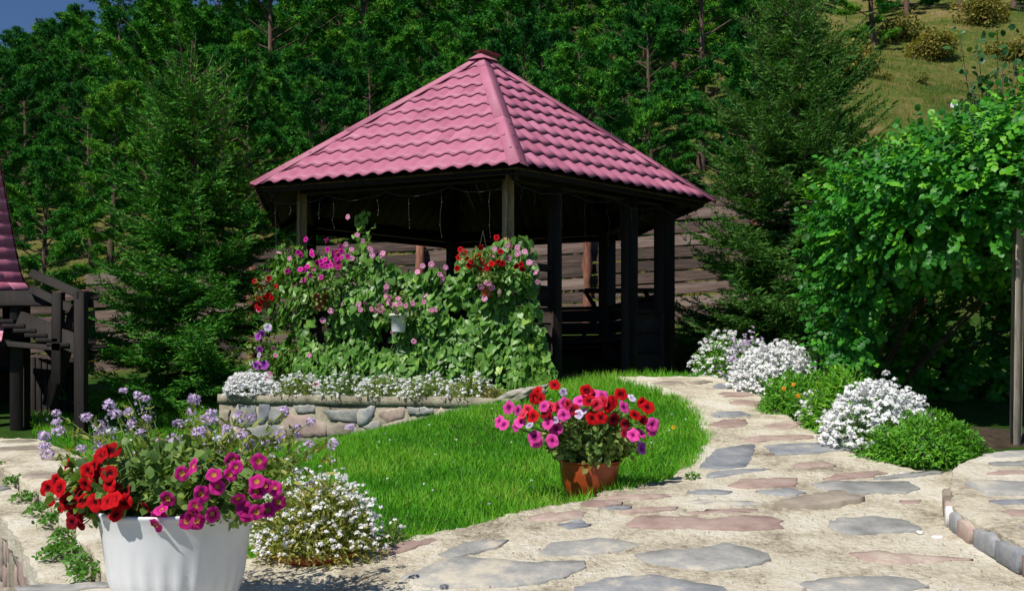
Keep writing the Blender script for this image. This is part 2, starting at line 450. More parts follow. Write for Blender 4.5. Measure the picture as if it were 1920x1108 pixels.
_w = np.linalg.solve(_A, np.r_[ctrl[:, 2], 0, 0, 0])
def sstep(a, b, x):
    t = np.clip((x - a) / (b - a), 0, 1); return t * t * (3 - 2 * t)
def ground_z(x, y):
    x = np.asarray(x, float); y = np.asarray(y, float)
    xc, yc = np.clip(x, -11, 9), np.clip(y, 0, 17.2)
    q = np.stack([xc, yc], -1)
    r2 = ((q[..., None, :] - _C) ** 2).sum(-1)
    dep = _tps(r2) @ _w[:len(_C)] + _w[-3] + _w[-2] * xc + _w[-1] * yc
    z = SLOPE * yc - .06 - dep
    t = np.clip(y - 17.6, 0, 130)
    s = .31 + .23 * sstep(-24, 3, x)
    roll = .5 * np.sin(x * .21 + y * .13) + .35 * np.sin(x * .43 - y * .31 + 1.3) + .15 * np.sin(x * 1.1 + y * .9)
    z = z + s * (np.sqrt(t * t + 9) - 3) * np.where(t < 90, 1, 1) + roll * np.clip(t / 8, 0, 1)
    # sunken yard left of the ledge wall
    sd = -(x + 2.13) * .835 - (y - 4.26) * .55
    z = z - 1.7 * sstep(-.4, -.12, sd) * (1 - sstep(7.0, 9.0, y)) * sstep(2.5, 3.4, y)
    return z

def grid_axis(lo, hi, a, b, fine, coarse):
    left = -np.geomspace(coarse, max(a - lo, coarse) + coarse, 14)[::-1] + a + coarse if lo < a else np.array([])
    right = np.geomspace(coarse, max(hi - b, coarse) + coarse, 26) + b - coarse if hi > b else np.array([])
    return np.unique(np.round(np.concatenate([left, np.arange(a, b + 1e-6, fine), right]), 4))
gx = np.unique(np.concatenate([np.linspace(-260, -40, 12), np.linspace(-40, -8, 33), np.arange(-8, 8.01, .2), np.linspace(8, 40, 33), np.linspace(40, 260, 12)]))
gy = np.unique(np.concatenate([np.linspace(-60, 0, 8), np.arange(0, 18, .2), np.arange(18, 60, .8), np.linspace(60, 260, 30)]))
GX, GY = np.meshgrid(gx, gy)
GZ = np.concatenate([ground_z(GX[i:i + 20], GY[i:i + 20]) for i in range(0, len(gy), 20)])
nx, ny = len(gx), len(gy)
ii, jj = np.meshgrid(np.arange(nx - 1), np.arange(ny - 1))
q = (jj * nx + ii).ravel()
go = link('ground', mesh('ground', np.stack([GX, GY, GZ], -1).reshape(-1, 3), np.stack([q, q + 1, q + nx + 1, q + nx], -1), M['ground'], smooth=True))
props(go, kind='structure')

# ------------------------------------------------------------------ paving
def inside(poly, x, y):
    x = np.asarray(x); y = np.asarray(y)
    r = np.zeros(x.shape, bool); n = len(poly)
    for i in range(n):
        x1, y1 = poly[i][:2]; x2, y2 = poly[(i + 1) % n][:2]
        c = ((y1 > y) != (y2 > y)) & (x < (x2 - x1) * (y - y1) / (y2 - y1 + 1e-12) + x1)
        r ^= c
    return r

def refine(poly, step, jit, rng):
    """subdivide an outline and make it ragged"""
    out = []
    n = len(poly)
    for i in range(n):
        a, b = np.array(poly[i][:2]), np.array(poly[(i + 1) % n][:2])
        L = np.linalg.norm(b - a); k = max(1, int(L / step))
        nr = np.array([b[1] - a[1], a[0] - b[0]]) / (L + 1e-9)
        for j in range(k):
            t = j / k
            out.append(a + (b - a) * t + nr * rng.normal() * jit * (1 if j else .4))
    return np.array(out)

def fbm(x, y, s, seed=0.0, o=4):
    v = 0; a = 1
    for k in range(o):
        v += a * noise.noise(Vector((x * s, y * s, seed + k * 7.3))); s *= 2.1; a *= .5
    return v

def sheet(name, poly, zf, mat, step=.07, amp=.008, skirt=.25, kind='structure', seed=1.0, jit=.008, edge_drop=.012):
    """a poured slab with a ragged edge, slightly uneven top and a visible thickness"""
    rng = np.random.default_rng(int(seed * 10))
    ol = refine(poly, step, jit, rng)
    x0, y0 = ol.min(0); x1, y1 = ol.max(0)
    xs, ys = np.meshgrid(np.arange(x0, x1, step), np.arange(y0, y1, step))
    px, py = xs.ravel() + rng.uniform(-.2, .2, xs.size) * step, ys.ravel() + rng.uniform(-.2, .2, xs.size) * step
    k = inside(ol, px, py)
    pts = [Vector(p) for p in ol] + [Vector((a, b)) for a, b in zip(px[k], py[k])]
    n = len(ol)
    vs, es, fs, ov, oe, of = geometry.delaunay_2d_cdt(pts, [(i, (i + 1) % n) for i in range(n)], [], 1, 1e-5)
    vv = np.array([[v.x, v.y] for v in vs])
    z = np.array([zf(a, b) + amp * fbm(a, b, 4.2, seed, 3) for a, b in vv])
    edge = set()
    for i, o in enumerate(ov):
        if any(j < n for j in o): edge.add(i)
    for i in edge: z[i] -= edge_drop
    mb = MB()
    V = np.c_[vv, z]
    mb.add(V, np.array([list(f) for f in fs if len(f) == 3]), .5)
    ring = [None] * n
    for i, o in enumerate(ov):
        for j in o:
            if j < n: ring[j] = i
    ring = [r for r in ring if r is not None]
    top = V[ring]; bot = top.copy(); bot[:, 2] -= skirt
    m = len(ring)
    mb.add(np.r_[top, bot], [[i, (i + 1) % m, (i + 1) % m + m, i + m] for i in range(m)], .5)
    o = mb.obj(name, mat)
    if kind: o['kind'] = kind
    return o, ol

def ramp_z(x, y): return SLOPE * y
EDGE = [(1150, 915), (1200, 907), (1262, 893), (1277, 878), (1292, 864), (1318, 840), (1321, 815), (1312, 790), (1300, 770), (1282, 752), (1250, 738),
        (1215, 727), (1175, 713), (1150, 706), (1340, 705), (1368, 716), (1440, 747), (1470, 775), (1500, 795), (1560, 822), (1620, 852), (1680, 872), (1760, 884), (1830, 880),
        (1830, 960), (1920, 1040), (2200, 1130), (2500, 1500), (-300, 1500), (-140, 1103), (60, 1096), (215, 1092), (330, 1091), (440, 1086), (455, 1045), (560, 1022), (650, 1030), (720, 1018),
        (800, 1000), (900, 975), (1000, 950), (1085, 937)]
PAVE = [on_plane(*p)[:2] for p in EDGE]
pave, pave_ol = sheet('path', PAVE, ramp_z, M['mortar'], .045, .011, .3, seed=1.0, jit=.012)
A_W, B_W = .285, .05
def walk_z(x, y): return A_W + B_W * y
WALK_PX = [(-75, 819), (75, 821), (130, 845), (230, 890), (350, 965), (440, 1058), (440, 1120), (216, 1100), (176, 1040), (131, 980), (76, 920), (0, 870)]
WALK = [on_plane(*p, A_W, B_W)[:2] for p in WALK_PX]
walk, walk_ol = sheet('walkway', WALK, walk_z, M['mortar'], .09, .008, .22, seed=2.0)
LEDGE_PX = [(-115, 826), (-15, 884), (52, 928), (108, 990), (146, 1045), (186, 1112), (86, 1116), (66, 1068), (34, 1008), (0, 960), (-60, 905), (-160, 832)]
LEDGE = [on_plane(*p, A_W - .07, B_W)[:2] for p in LEDGE_PX]
ledge, _ = sheet('wall_ledge', LEDGE, lambda x, y: A_W - .07 + B_W * y, M['mortar'], .09, .012, .12, seed=3.0)
STEP_H = .125
STEP_PX = [(1842, 850), (1796, 868), (1786, 884), (1781, 900), (1781, 914), (1786, 945), (1808, 962), (1839, 979), (1867, 993), (1903, 1012), (1925, 1024), (2020, 1066),
           (2150, 1120), (2500, 1180), (2600, 850), (2100, 838)]
STEP = [on_plane(*p, STEP_H, SLOPE)[:2] for p in STEP_PX]
stepo, _ = sheet('step', STEP, lambda x, y: STEP_H + SLOPE * y, M['mortar'], .07, .01, .2, seed=4.0, jit=.008)

def stone(name, ol, zf, h, mat, parent, rng, thick=.04, sink=.0):
    """one flagstone: ragged outline, chamfered rim, a slightly tilted flat top"""
    ol = refine(ol, .035, .007, rng)
    c = ol.mean(0)
    tilt = rng.normal(size=2) * .012
    def z(p, dh): return np.array([zf(a, b) + dh + (a - c[0]) * tilt[0] + (b - c[1]) * tilt[1] for a, b in p])
    n = len(ol)
    dirn = ol - c; L = np.linalg.norm(dirn, axis=1)[:, None]
    inn = ol - dirn / L * np.minimum(.004, L * .2)
    inn2 = c + (inn - c) * .5
    V = np.r_[np.c_[ol, z(ol, -thick)], np.c_[ol, z(ol, h - .003)], np.c_[inn, z(inn, h)], np.c_[inn2, z(inn2, h + .002)], [[*c, z(c[None], h + .002)[0]]]]
    f4 = [[i + k * n, (i + 1) % n + k * n, (i + 1) % n + (k + 1) * n, i + (k + 1) * n] for k in range(3) for i in range(n)]
    f3 = [[i + 3 * n, (i + 1) % n + 3 * n, 4 * n] for i in range(n)]
    o0 = np.array([c[0], c[1], zf(*c)])
    return link(name, mesh(name, V - o0, [np.array(f4), np.array(f3)], mat), parent, o0)

Z = {1: (0, 650, 2.42), 2: (640, 650, 2.42), 3: (1160, 600, 2.1816), 5: (960, 780, 3.378), 6: (1450, 800, 3.598), 4: (380, 370, 2.703), 8: (900, 680, 4.103)}
def zp(k, x, y): o = Z[k]; return o[0] + x / o[2], o[1] + y / o[2]
ST = [
 (5, 'blue', [(1180, 330), (1290, 215), (1440, 190), (1530, 180), (1540, 215), (1510, 280), (1480, 325), (1300, 345)]),
 (3, 'blue', [(595, 517), (640, 510), (960, 495), (990, 525), (800, 548), (640, 556)]),
 (5, 'blue', [(1220, 380), (1280, 355), (1460, 337), (1640, 338), (1560, 352), (1380, 378), (1240, 392)]),
 (5, 'redstone', [(1370, 445), (1440, 405), (1700, 398), (1810, 400), (1790, 445), (1500, 460)]),
 (5, 'blue', [(1110, 490), (1180, 475), (1300, 472), (1395, 480), (1370, 492), (1250, 500)]),
 (5, 'redstone', [(590, 515), (700, 500), (960, 500), (1010, 515), (850, 528), (640, 530)]),
 (5, 'redstone', [(430, 557), (520, 536), (700, 545), (690, 560), (560, 578), (440, 578)]),
 (5, 'blue', [(570, 587), (650, 573), (760, 574), (740, 586), (620, 593)]),
 (5, 'redstone', [(680, 607), (860, 580), (1050, 577), (1040, 592), (850, 613), (700, 616)]),
 (5, 'slate', [(1090, 548), (1180, 532), (1330, 540), (1500, 542), (1610, 562), (1450, 571), (1250, 562), (1120, 556)]),
 (5, 'redstone', [(1110, 612), (1230, 594), (1560, 594), (1570, 612), (1300, 624), (1160, 622)]),
 (5, 'redstone', [(110, 652), (200, 628), (400, 605), (480, 612), (440, 650), (300, 668), (150, 667)]),
 (5, 'redstone', [(720, 680), (780, 642), (900, 630), (1150, 642), (1230, 656), (1480, 634), (1640, 642), (1720, 668), (1690, 690), (1725, 718), (1500, 727), (1250, 720), (900, 716), (740, 710)]),
 (5, 'slate', [(165, 880), (240, 810), (540, 775), (700, 790), (810, 820), (650, 860), (400, 885), (280, 892)]),
 (5, 'slate', [(775, 885), (960, 860), (1180, 850), (1340, 812), (1480, 840), (1630, 880), (1640, 915), (1450, 965), (1250, 990), (1050, 965), (900, 945), (830, 930)]),
 (5, 'blue', [(390, 1085), (560, 1040), (800, 1008), (880, 1008), (1060, 1045), (1340, 1100), (1400, 1140), (900, 1170), (420, 1130)]),
 (2, 'slate', [(270, 1055), (420, 985), (560, 962), (860, 985), (1110, 980), (1115, 1005), (1000, 1055), (780, 1090), (520, 1095), (330, 1080)]),
 (5, 'blue', [(290, 690), (380, 677), (500, 690), (470, 705), (360, 712)]),
 (2, 'slate', [(440, 945), (520, 910), (620, 880), (760, 878), (720, 905), (560, 950), (470, 958)]),
 (2, 'redstone', [(150, 928), (260, 897), (420, 873), (440, 882), (300, 925), (200, 945)]),
 (3, 'tan', [(640, 768), (760, 735), (910, 715), (1010, 740), (960, 752), (810, 778), (700, 772)]),
 (3, 'slate', [(790, 675), (860, 662), (1060, 662), (1190, 662), (1235, 690), (1170, 712), (980, 712), (820, 695)]),
 (3, 'redstone', [(835, 653), (910, 630), (1060, 620), (1100, 628), (1020, 643), (900, 657)]),
 (3, 'slate', [(1040, 653), (1150, 634), (1290, 616), (1330, 622), (1200, 645), (1080, 656)]),
 (3, 'slate', [(855, 845), (890, 815), (1060, 810), (1190, 830), (1240, 862), (1150, 872), (960, 878), (880, 865)]),
 (3, 'redstone', [(940, 952), (1060, 945), (1200, 960), (1450, 980), (1300, 992), (1150, 1003), (1000, 985)]),
 (3, 'slate', [(740, 1080), (880, 1055), (1100, 1048), (1220, 1065), (1270, 1095), (1100, 1125), (820, 1115)]),
 (3, 'blue', [(560, 702), (700, 692), (770, 712), (700, 724), (600, 715)]),
 (3, 'redstone', [(1150, 742), (1240, 738), (1230, 755), (1160, 757)]),
 (3, 'redstone', [(720, 592), (830, 582), (890, 598), (780, 608), (715, 602)]),
 (3, 'redstone', [(490, 495), (560, 475), (760, 472), (830, 478), (740, 488), (560, 500)]),
 (3, 'redstone', [(580, 432), (700, 416), (770, 426), (700, 444), (600, 444)]),
 (3, 'redstone', [(370, 430), (430, 407), (520, 407), (530, 430), (440, 443)]),
 (3, 'blue', [(375, 390), (400, 379), (500, 379), (540, 390), (480, 397), (400, 397)]),
 (3, 'blue', [(385, 272), (410, 261), (460, 267), (470, 280), (400, 284)]),
 (3, 'redstone', [(380, 311), (430, 297), (530, 299), (550, 310), (450, 318)]),
 (3, 'redstone', [(450, 341), (500, 327), (590, 336), (570, 350), (480, 350)]),
 (3, 'tan', [(130, 262), (180, 252), (250, 252), (270, 262), (190, 268)]),
 (3, 'tan', [(275, 256), (350, 248), (385, 254), (300, 264)]),
 (2, 'blue', [(1030, 790), (1080, 780), (1110, 800), (1060, 815)]),
 (1, 'slate', [(60, 1092), (250, 1078), (480, 1068), (520, 1085), (300, 1108), (80, 1112)]),
]
rs = np.random.default_rng(11)
HGT = {20: .032, 14: .012, 24: .012}
for i, (k, mt, pl) in enumerate(ST):
    ol = np.array([on_plane(*zp(k, *p))[:2] for p in pl])
    stone('stone', ol, ramp_z, HGT.get(i, .006 + rs.uniform(0, .005)), M[mt], pave, rs)
# grit, chips and crumbs of mortar lying on and set in the paving
rgt = np.random.default_rng(12)
TET = (np.array([[-.6, -.4, 0], [.6, -.5, 0], [.1, .7, 0], [0, 0, .5]]), np.array([[0, 1, 3], [1, 2, 3], [2, 0, 3]]))
for nm_, mt_, n_, s0_, s1_ in (('grit', 'chalk', 2600, .003, .009), ('grit', 'slate', 3200, .003, .011), ('grit', 'tan', 4200, .003, .012)):
    gx_ = rgt.uniform(-1.2, 3.6, n_); gy_ = 3.4 + 6.5 * rgt.random(n_) ** 1.6
    k_ = inside(pave_ol, gx_, gy_); gx_, gy_ = gx_[k_], gy_[k_]; n_ = len(gx_)
    a_ = rgt.uniform(0, 6.28, n_); M_ = np.zeros((n_, 3, 3)); M_[:, 0, 0] = np.cos(a_); M_[:, 0, 1] = -np.sin(a_); M_[:, 1, 0] = np.sin(a_); M_[:, 1, 1] = np.cos(a_); M_[:, 2, 2] = 1
    mb = MB(); mb.scatter(*TET, np.c_[gx_, gy_, SLOPE * gy_ + .003 + .006 * rgt.random(n_)], M_, s0_ + (s1_ - s0_) * rgt.random(n_) ** 2.5, .5)
    mb.obj(nm_, M[mt_], pave, kind='stuff')
# stones of the upper step, flat on its top
ST2 = [('slate', [(1410, 195), (1560, 170), (1691, 165), (1790, 180), (1740, 207), (1500, 212)]), ('slate', [(1450, 252), (1691, 237), (1790, 250), (1691, 265), (1500, 262)]),
       ('redstone', [(1440, 320), (1600, 302), (1770, 310), (1691, 325), (1500, 325)]), ('slate', [(1290, 390), (1400, 370), (1760, 372), (1790, 460), (1450, 465), (1330, 420)]),
       ('blue', [(1450, 507), (1691, 497), (1800, 515), (1691, 530), (1500, 525)]), ('redstone', [(1540, 577), (1760, 560), (1800, 620), (1600, 605)]),
       ('slate', [(1660, 680), (1800, 660), (1900, 700), (1800, 730)])]
for mt, pl in ST2:
    ol = np.array([on_plane(*zp(6, *p), STEP_H, SLOPE)[:2] for p in pl])
    stone('stone', ol, lambda x, y: STEP_H + SLOPE * y, .011, M[mt], stepo, rs)
# stones set on edge in the riser of the step
RIS = [on_plane(*p, STEP_H, SLOPE) for p in STEP_PX[3:13]]
seq = ['tan', 'tan', 'redstone', 'chalk', 'blue', 'redstone', 'blue', 'blue', 'redstone', 'slate', 'tan', 'blue', 'redstone']
wid = [.13, .17, .12, .07, .12, .14, .2, .2, .15, .25, .2, .22, .25]
segs = [(np.array(RIS[i]), np.array(RIS[i + 1])) for i in range(len(RIS) - 1)]
Ls = [np.linalg.norm(b - a) for a, b in segs]
def along(s):
    for (a, b), L in zip(segs, Ls):
        if s <= L: return a + (b - a) * s / L, (b - a) / L
        s -= L
    return segs[-1][1], (segs[-1][1] - segs[-1][0]) / Ls[-1]
s0 = .08
for mt, w in zip(seq, wid):
    pa, t = along(s0); pb, _ = along(s0 + w - .012)
    s0 += w
    if s0 > sum(Ls): break
    nrm = np.array([t[1], -t[0], 0]); nrm /= np.linalg.norm(nrm)
    if nrm[0] > 0: nrm = -nrm
    k = 5
    top = [pa + (pb - pa) * j / (k - 1) + np.array([0, 0, -.012 - .018 * rs.random() - .02 * (j in (0, k - 1))]) for j in range(k)]
    bot = [np.array([q[0], q[1], SLOPE * q[1] - .01 + .012 * rs.random()]) for q in top][::-1]
    out = np.array(top + bot)
    n = len(out); fr = out + nrm * (.02 + .012 * rs.random()); cc = fr.mean(0); fi = cc + (fr - cc) * .8 + nrm * .007
    V = np.r_[out - nrm * .03, fr, fi, [cc + nrm * .008]]
    f4 = [[i + q * n, (i + 1) % n + q * n, (i + 1) % n + (q + 1) * n, i + (q + 1) * n] for q in range(2) for i in range(n)]
    f3 = [[i + 2 * n, (i + 1) % n + 2 * n, 3 * n] for i in range(n)]
    link('stone', mesh('stone', V - pa, [np.array(f4), np.array(f3)], M[mt]), stepo, pa)
# slabs of the walkway and of the ledge beside it
def rnd_stones(parent, poly, zf, n, size, mats, rng, h=.01, asp=1.8, ang=0.0):
    poly = np.array(poly); placed = []
    x0, y0 = poly.min(0); x1, y1 = poly.max(0)
    for _ in range(n * 30):
        if len(placed) >= n: break
        c = np.array([rng.uniform(x0, x1), rng.uniform(y0, y1)]); r = size * rng.uniform(.6, 1.2)
        a = np.linspace(0, 2 * np.pi, 8)[:-1] + rng.uniform(-.3, .3, 7)
        q = np.c_[np.cos(a) * asp, np.sin(a)] * r * rng.uniform(.75, 1.1, 7)[:, None] * .6
        ca, sa = math.cos(ang), math.sin(ang)
        ol = q @ np.array([[ca, sa], [-sa, ca]]) + c
        if not inside(poly, ol[:, 0], ol[:, 1]).all(): continue
        if any(np.linalg.norm((c - p) / np.array([1.25, 1])) < (r + s) * .95 for p, s in placed): continue
        placed.append((c, r))
        stone('stone', ol, zf, h * rng.uniform(.5, 1.3), M[mats[rng.integers(len(mats))]], parent, rng)
rnd_stones(walk, WALK, walk_z, 26, .26, ['tan', 'slate', 'tan', 'concrete'], rs, .008, 1.5)
rnd_stones(ledge, LEDGE, lambda x, y: A_W - .07 + B_W * y, 7, .2, ['slate', 'tan', 'concrete'], rs, .008, 1.2)
rnd_stones(stepo, [on_plane(*p, STEP_H, SLOPE)[:2] for p in [(1960, 860), (2100, 850), (2500, 870), (2450, 1150), (2150, 1095), (1985, 1035)]], lambda x, y: STEP_H + SLOPE * y, 16, .2, ['slate', 'redstone', 'blue', 'slate', 'tan'], rs, .009, 1.5)
# loose pale chips on the paving
for (px, py), sz in (((1758, 1008), .02), ((1693, 889), .016), ((1726, 999), .014)):
    p = on_plane(px, py); a = np.linspace(0, 2 * np.pi, 7)[:-1]
    ol = p[:2] + np.c_[np.cos(a) * 1.5, np.sin(a)] * sz * rs.uniform(.7, 1.2, 6)[:, None]
    o = stone('pebble', ol, lambda x, y: SLOPE * y, .011, M['chalk'], None, rs, .0)
    props(o, {1758: 'largest pale stone chip lying on the sandy paving', 1693: 'small white pebble on the grey slab near the bushes', 1726: 'pale chip beside the oval grey slab near the step'}[px], 'pebble')

# ------------------------------------------------------------------ raised bed wall of rubble stone
WA, WB = np.array([-3.26, 10.4]), np.array([.05, 8.96])
WTOP = 1.175
wdir = (WB - WA) / np.linalg.norm(WB - WA); wn2 = np.array([wdir[1], -wdir[0]])
if wn2[1] > 0: wn2 = -wn2
WL = np.linalg.norm(WB - WA)
bed = empty('stone_retaining_wall', (*WA, .5), 'low rubble stone wall with mortar coping holding the flower bed before the gazebo', 'wall')
off = np.array([*WA, .5])
def bwall(name, a, b, z0f, z1, th, mat, n=18, nrm=None):
    mb = MB(); pts = []
    for i in range(n + 1):
        p = a + (b - a) * i / n
        q = p - nrm * th
        z0 = z0f(p)
        j = .006 * rs.normal(size=3)
        pts += [[*p, z0], [*(p + nrm * j[0]), z1 + j[1]], [*q, z1 + j[2]], [*q, z0]]
    F4 = []
    for i in range(n):
        for k in range(4):
            F4.append([i * 4 + k, i * 4 + 4 + k, i * 4 + 4 + (k + 1) % 4, i * 4 + (k + 1) % 4])
    F4 += [[0, 1, 2, 3], [n * 4, n * 4 + 3, n * 4 + 2, n * 4 + 1]]
    mb.add(np.array(pts) - off, F4)
    return mb.obj(name, mat, bed)
zlow = lambda p: .35
bwall('mortar', WA, WB, zlow, WTOP - .1, .28, M['concrete'], nrm=wn2)
WBK = WA + np.array([.25, 2.2])
left_n = np.array([-1.0, .11]); left_n /= np.linalg.norm(left_n)
bwall('mortar', WA - wn2 * .28 + wdir * .003, WBK, zlow, WTOP - .1, .25, M['concrete'], nrm=left_n)
bwall('coping', WA + wn2 * .016 - wdir * .02, WB + wn2 * .016 + wdir * .02, lambda p: WTOP - .098, WTOP, .34, M['concrete'], 60, wn2)
bwall('coping', WA - wn2 * .33 + left_n * .03, WBK + left_n * .03, lambda p: WTOP - .098, WTOP - .003, .32, M['concrete'], 20, left_n)
def wall_pt(px, py, out=0.0):
    u = (px - 960) / F
    t = (u * WA[1] - WA[0]) / (wdir[0] - u * wdir[1])
    p = WA + wdir * t
    return t, CZ + (HOR - py) / F * p[1]
def wall_stone(ol, mat, proud, parent=None, a=WA, dr=wdir, nm=wn2, o=None):
    """ol: (distance along the wall, height)"""
    ol = np.array(ol); ol = ol.mean(0) + (ol - ol.mean(0)) * 1.06; ol = refine(ol, .045, .007, rs); c = ol.mean(0); n = len(ol)
    def to3(q, d): return np.c_[a[0] + dr[0] * q[:, 0] + nm[0] * d, a[1] + dr[1] * q[:, 0] + nm[1] * d, q[:, 1]]
    i1 = c + (ol - c) * .95; i2 = c + (ol - c) * .5
    V = np.r_[to3(ol, -.03), to3(ol, proud * .55), to3(i1, proud), to3(i2, proud + rs.uniform(-.004, .008)), to3(c[None], proud + .003)]
    f4 = [[i + k * n, (i + 1) % n + k * n, (i + 1) % n + (k + 1) * n, i + (k + 1) * n] for k in range(3) for i in range(n)]
    f3 = [[i + 3 * n, (i + 1) % n + 3 * n, 4 * n] for i in range(n)]
    o0 = to3(c[None], 0)[0]; o = off if o is None else o
    return link('stone', mesh('stone', V - o0, [np.array(f4), np.array(f3)], M[mat]), parent or bed, o0 - o)
WS = [(1, 'blue', [(1180, 258), (1225, 262), (1225, 310), (1195, 345), (1170, 345), (1175, 290)]), (1, 'slate', [(1232, 282), (1300, 268), (1308, 300), (1260, 345), (1218, 345)]),
      (1, 'slate', [(1335, 265), (1430, 264), (1430, 300), (1350, 295)]), (1, 'redstone', [(1312, 308), (1400, 316), (1475, 355), (1478, 400), (1302, 412), (1297, 360)]),
      (1, 'slate', [(1470, 290), (1618, 287), (1620, 338), (1500, 333)]), (1, 'blue', [(1630, 302), (1680, 270), (1703, 282), (1688, 328), (1640, 352), (1627, 345)]),
      (2, 'redstone', [(172, 285), (285, 274), (283, 318), (210, 343), (177, 315)]), (2, 'blue', [(77, 292), (155, 270), (150, 308), (110, 352), (77, 352)]),
      (2, 'slate', [(302, 272), (418, 277), (418, 303), (312, 308)]), (2, 'redstone', [(427, 302), (455, 274), (483, 302), (478, 322), (427, 342)]),
      (2, 'slate', [(492, 282), (618, 266), (622, 284), (502, 310)]), (2, 'redstone', [(322, 345), (400, 322), (413, 330), (400, 348), (332, 366)]),
      (2, 'slate', [(102, 360), (176, 334), (178, 372), (132, 386)]), (2, 'tan', [(192, 352), (300, 325), (308, 362), (205, 392)]), (2, 'slate', [(10, 362), (68, 362), (88, 392), (12, 405)]),
      (1, 'tan', [(1017, 287), (1045, 287), (1035, 348), (1012, 356)]), (1, 'slate', [(1067, 300), (1082, 262), (1158, 267), (1162, 343), (1112, 366), (1077, 350)]),
      (1, 'redstone', [(1042, 362), (1100, 376), (1105, 425), (1035, 430)]), (1, 'slate', [(1115, 378), (1200, 355), (1290, 365), (1288, 415), (1130, 430)]),
      (1, 'tan', [(1490, 362), (1540, 342), (1610, 348), (1600, 395), (1490, 405)]), (1, 'slate', [(1010, 365), (1036, 362), (1030, 430), (1008, 430)])]
for k, mt, pl in WS:
    wall_stone([wall_pt(*zp(k, *p)) for p in pl], mt, .012 + rs.uniform(0, .012))
# soil of the bed
mb = MB()
bp = [WA - wn2 * .2 + wdir * .2, WB - wn2 * .2, np.array([.0, 10.6]), np.array([-2.4, 11.9]), WBK + np.array([.2, 0])]
mb.add([[*p, WTOP - .03] for p in bp] + [[*np.mean(bp, 0), WTOP]], [[i, (i + 1) % 5, 5] for i in range(5)])
so = mb.obj('bed_soil', M['soil']); props(so, kind='structure')

# lower stone wall under the ledge at the left edge of the picture
lw_a = on_plane(86, 1116, A_W - .07, B_W); lw_b = on_plane(-160, 832, A_W - .07, B_W)
LWA, LWB = lw_a[:2], lw_b[:2]
ld = (LWB - LWA) / np.linalg.norm(LWB - LWA); ln = np.array([-ld[1], ld[0]])
LLen = np.linalg.norm(LWB - LWA)
lwall = empty('ledge_wall', (*LWA, 0), 'stone faced wall below the narrow ledge at the far left, seen along its length', 'wall')
edge = [on_plane(*p, A_W - .07, B_W) for p in LEDGE_PX[6:]]
mb = MB()
for a, b in zip(edge[:-1], edge[1:]):
    dd = (b - a)[:2]; dd /= np.linalg.norm(dd); nn = np.array([dd[1], -dd[0]])
    if nn[0] > 0: nn = -nn
    o3 = np.array([*LWA, 0])
    q = [a[:2] - nn * .03, b[:2] - nn * .03]
    V = [[*q[0], a[2] - .01], [*q[1], b[2] - .01], [*q[1], -2.0], [*q[0], -2.0]]
    mb.add(np.array(V) - o3, [[0, 1, 2, 3]])
    L = np.linalg.norm(b[:2] - a[:2]); s = 0.01; i = 0
    while s < L - .06:
        w = rs.uniform(.09, .2); e = min(s + w, L - .01)
        zt = a[2] + (b[2] - a[2]) * s / L - .05; ztb = zt - rs.uniform(.1, .3)
        for z1, z0 in ((zt, ztb), (ztb - .015, ztb - .28), (ztb - .3, ztb - .52), (ztb - .54, ztb - .85)):
            wall_stone([(s, z0), (e - .012, z0 + .02), (e - .012, z1), (s + (e - s) * .5, z1 + .015), (s, z1 - .01)], ['redstone', 'tan', 'slate', 'concrete', 'redstone'][rs.integers(5)], .012 + rs.uniform(0, .012), lwall, a[:2] - nn * .03, dd, nn, o3)
        s = e
mb.obj('mortar', M['concrete'], lwall)

# ------------------------------------------------------------------ gazebo
GC = np.array([-.514, 12.85]); TH = 10.35; RE = 3.2; RP = 2.62
EZ = CZ + .665 * RE; AZ = EZ + .665 * RE; FZ = 1.40
def hexv(deg, r): a = math.radians(deg + TH); return GC + r * np.array([math.sin(a), -math.cos(a)])
g0 = np.array([GC[0], GC[1], FZ])
gaz = empty('gazebo', g0, 'hexagonal timber gazebo with a raspberry pink metal tile roof', 'gazebo')
APEX = np.array([GC[0] + .1, GC[1], AZ])
mb = MB()
ev6 = [np.array([*hexv(60 * k, RE), EZ]) for k in range(6)]
mb.add(np.array(ev6 + [APEX]) - g0 - np.array([0, 0, .035]), [[k, (k + 1) % 6, 6] for k in range(6)])
roof = mb.obj('roof', M['wood'], gaz)
PER = .19
def tile_profile(t): return .022 * (.5 - .5 * np.cos(2 * np.pi * (t ** 1.25)))
def tile_mesh(u0, v0, rp, lb, rb, full=True):
    t = np.linspace(0, 1, 9); us = u0 + t * PER
    w = tile_profile(t)
    scal = .032 * np.interp(t, [0, .3, .72, 1], [0, .35, 1, 0])      # scalloped lower edge
    rows = [(v0 + .006, w + .009, scal), (v0, w + .015, scal), (v0 + rp * .5, w + .008, scal * .5), (v0 + rp + .045, w + .0, scal * 0)]
    V = []
    for v, ww, sv in rows:
        u = us if full else np.clip(us, lb(v + .02), rb(v + .02))
        V.append(np.c_[u, v + sv, ww])
    V = np.concatenate(V)
    Fc = [[r * 9 + i, r * 9 + i + 1, (r + 1) * 9 + i + 1, (r + 1) * 9 + i] for r in range(3) for i in range(8)]
    return V, Fc
full_tile = None
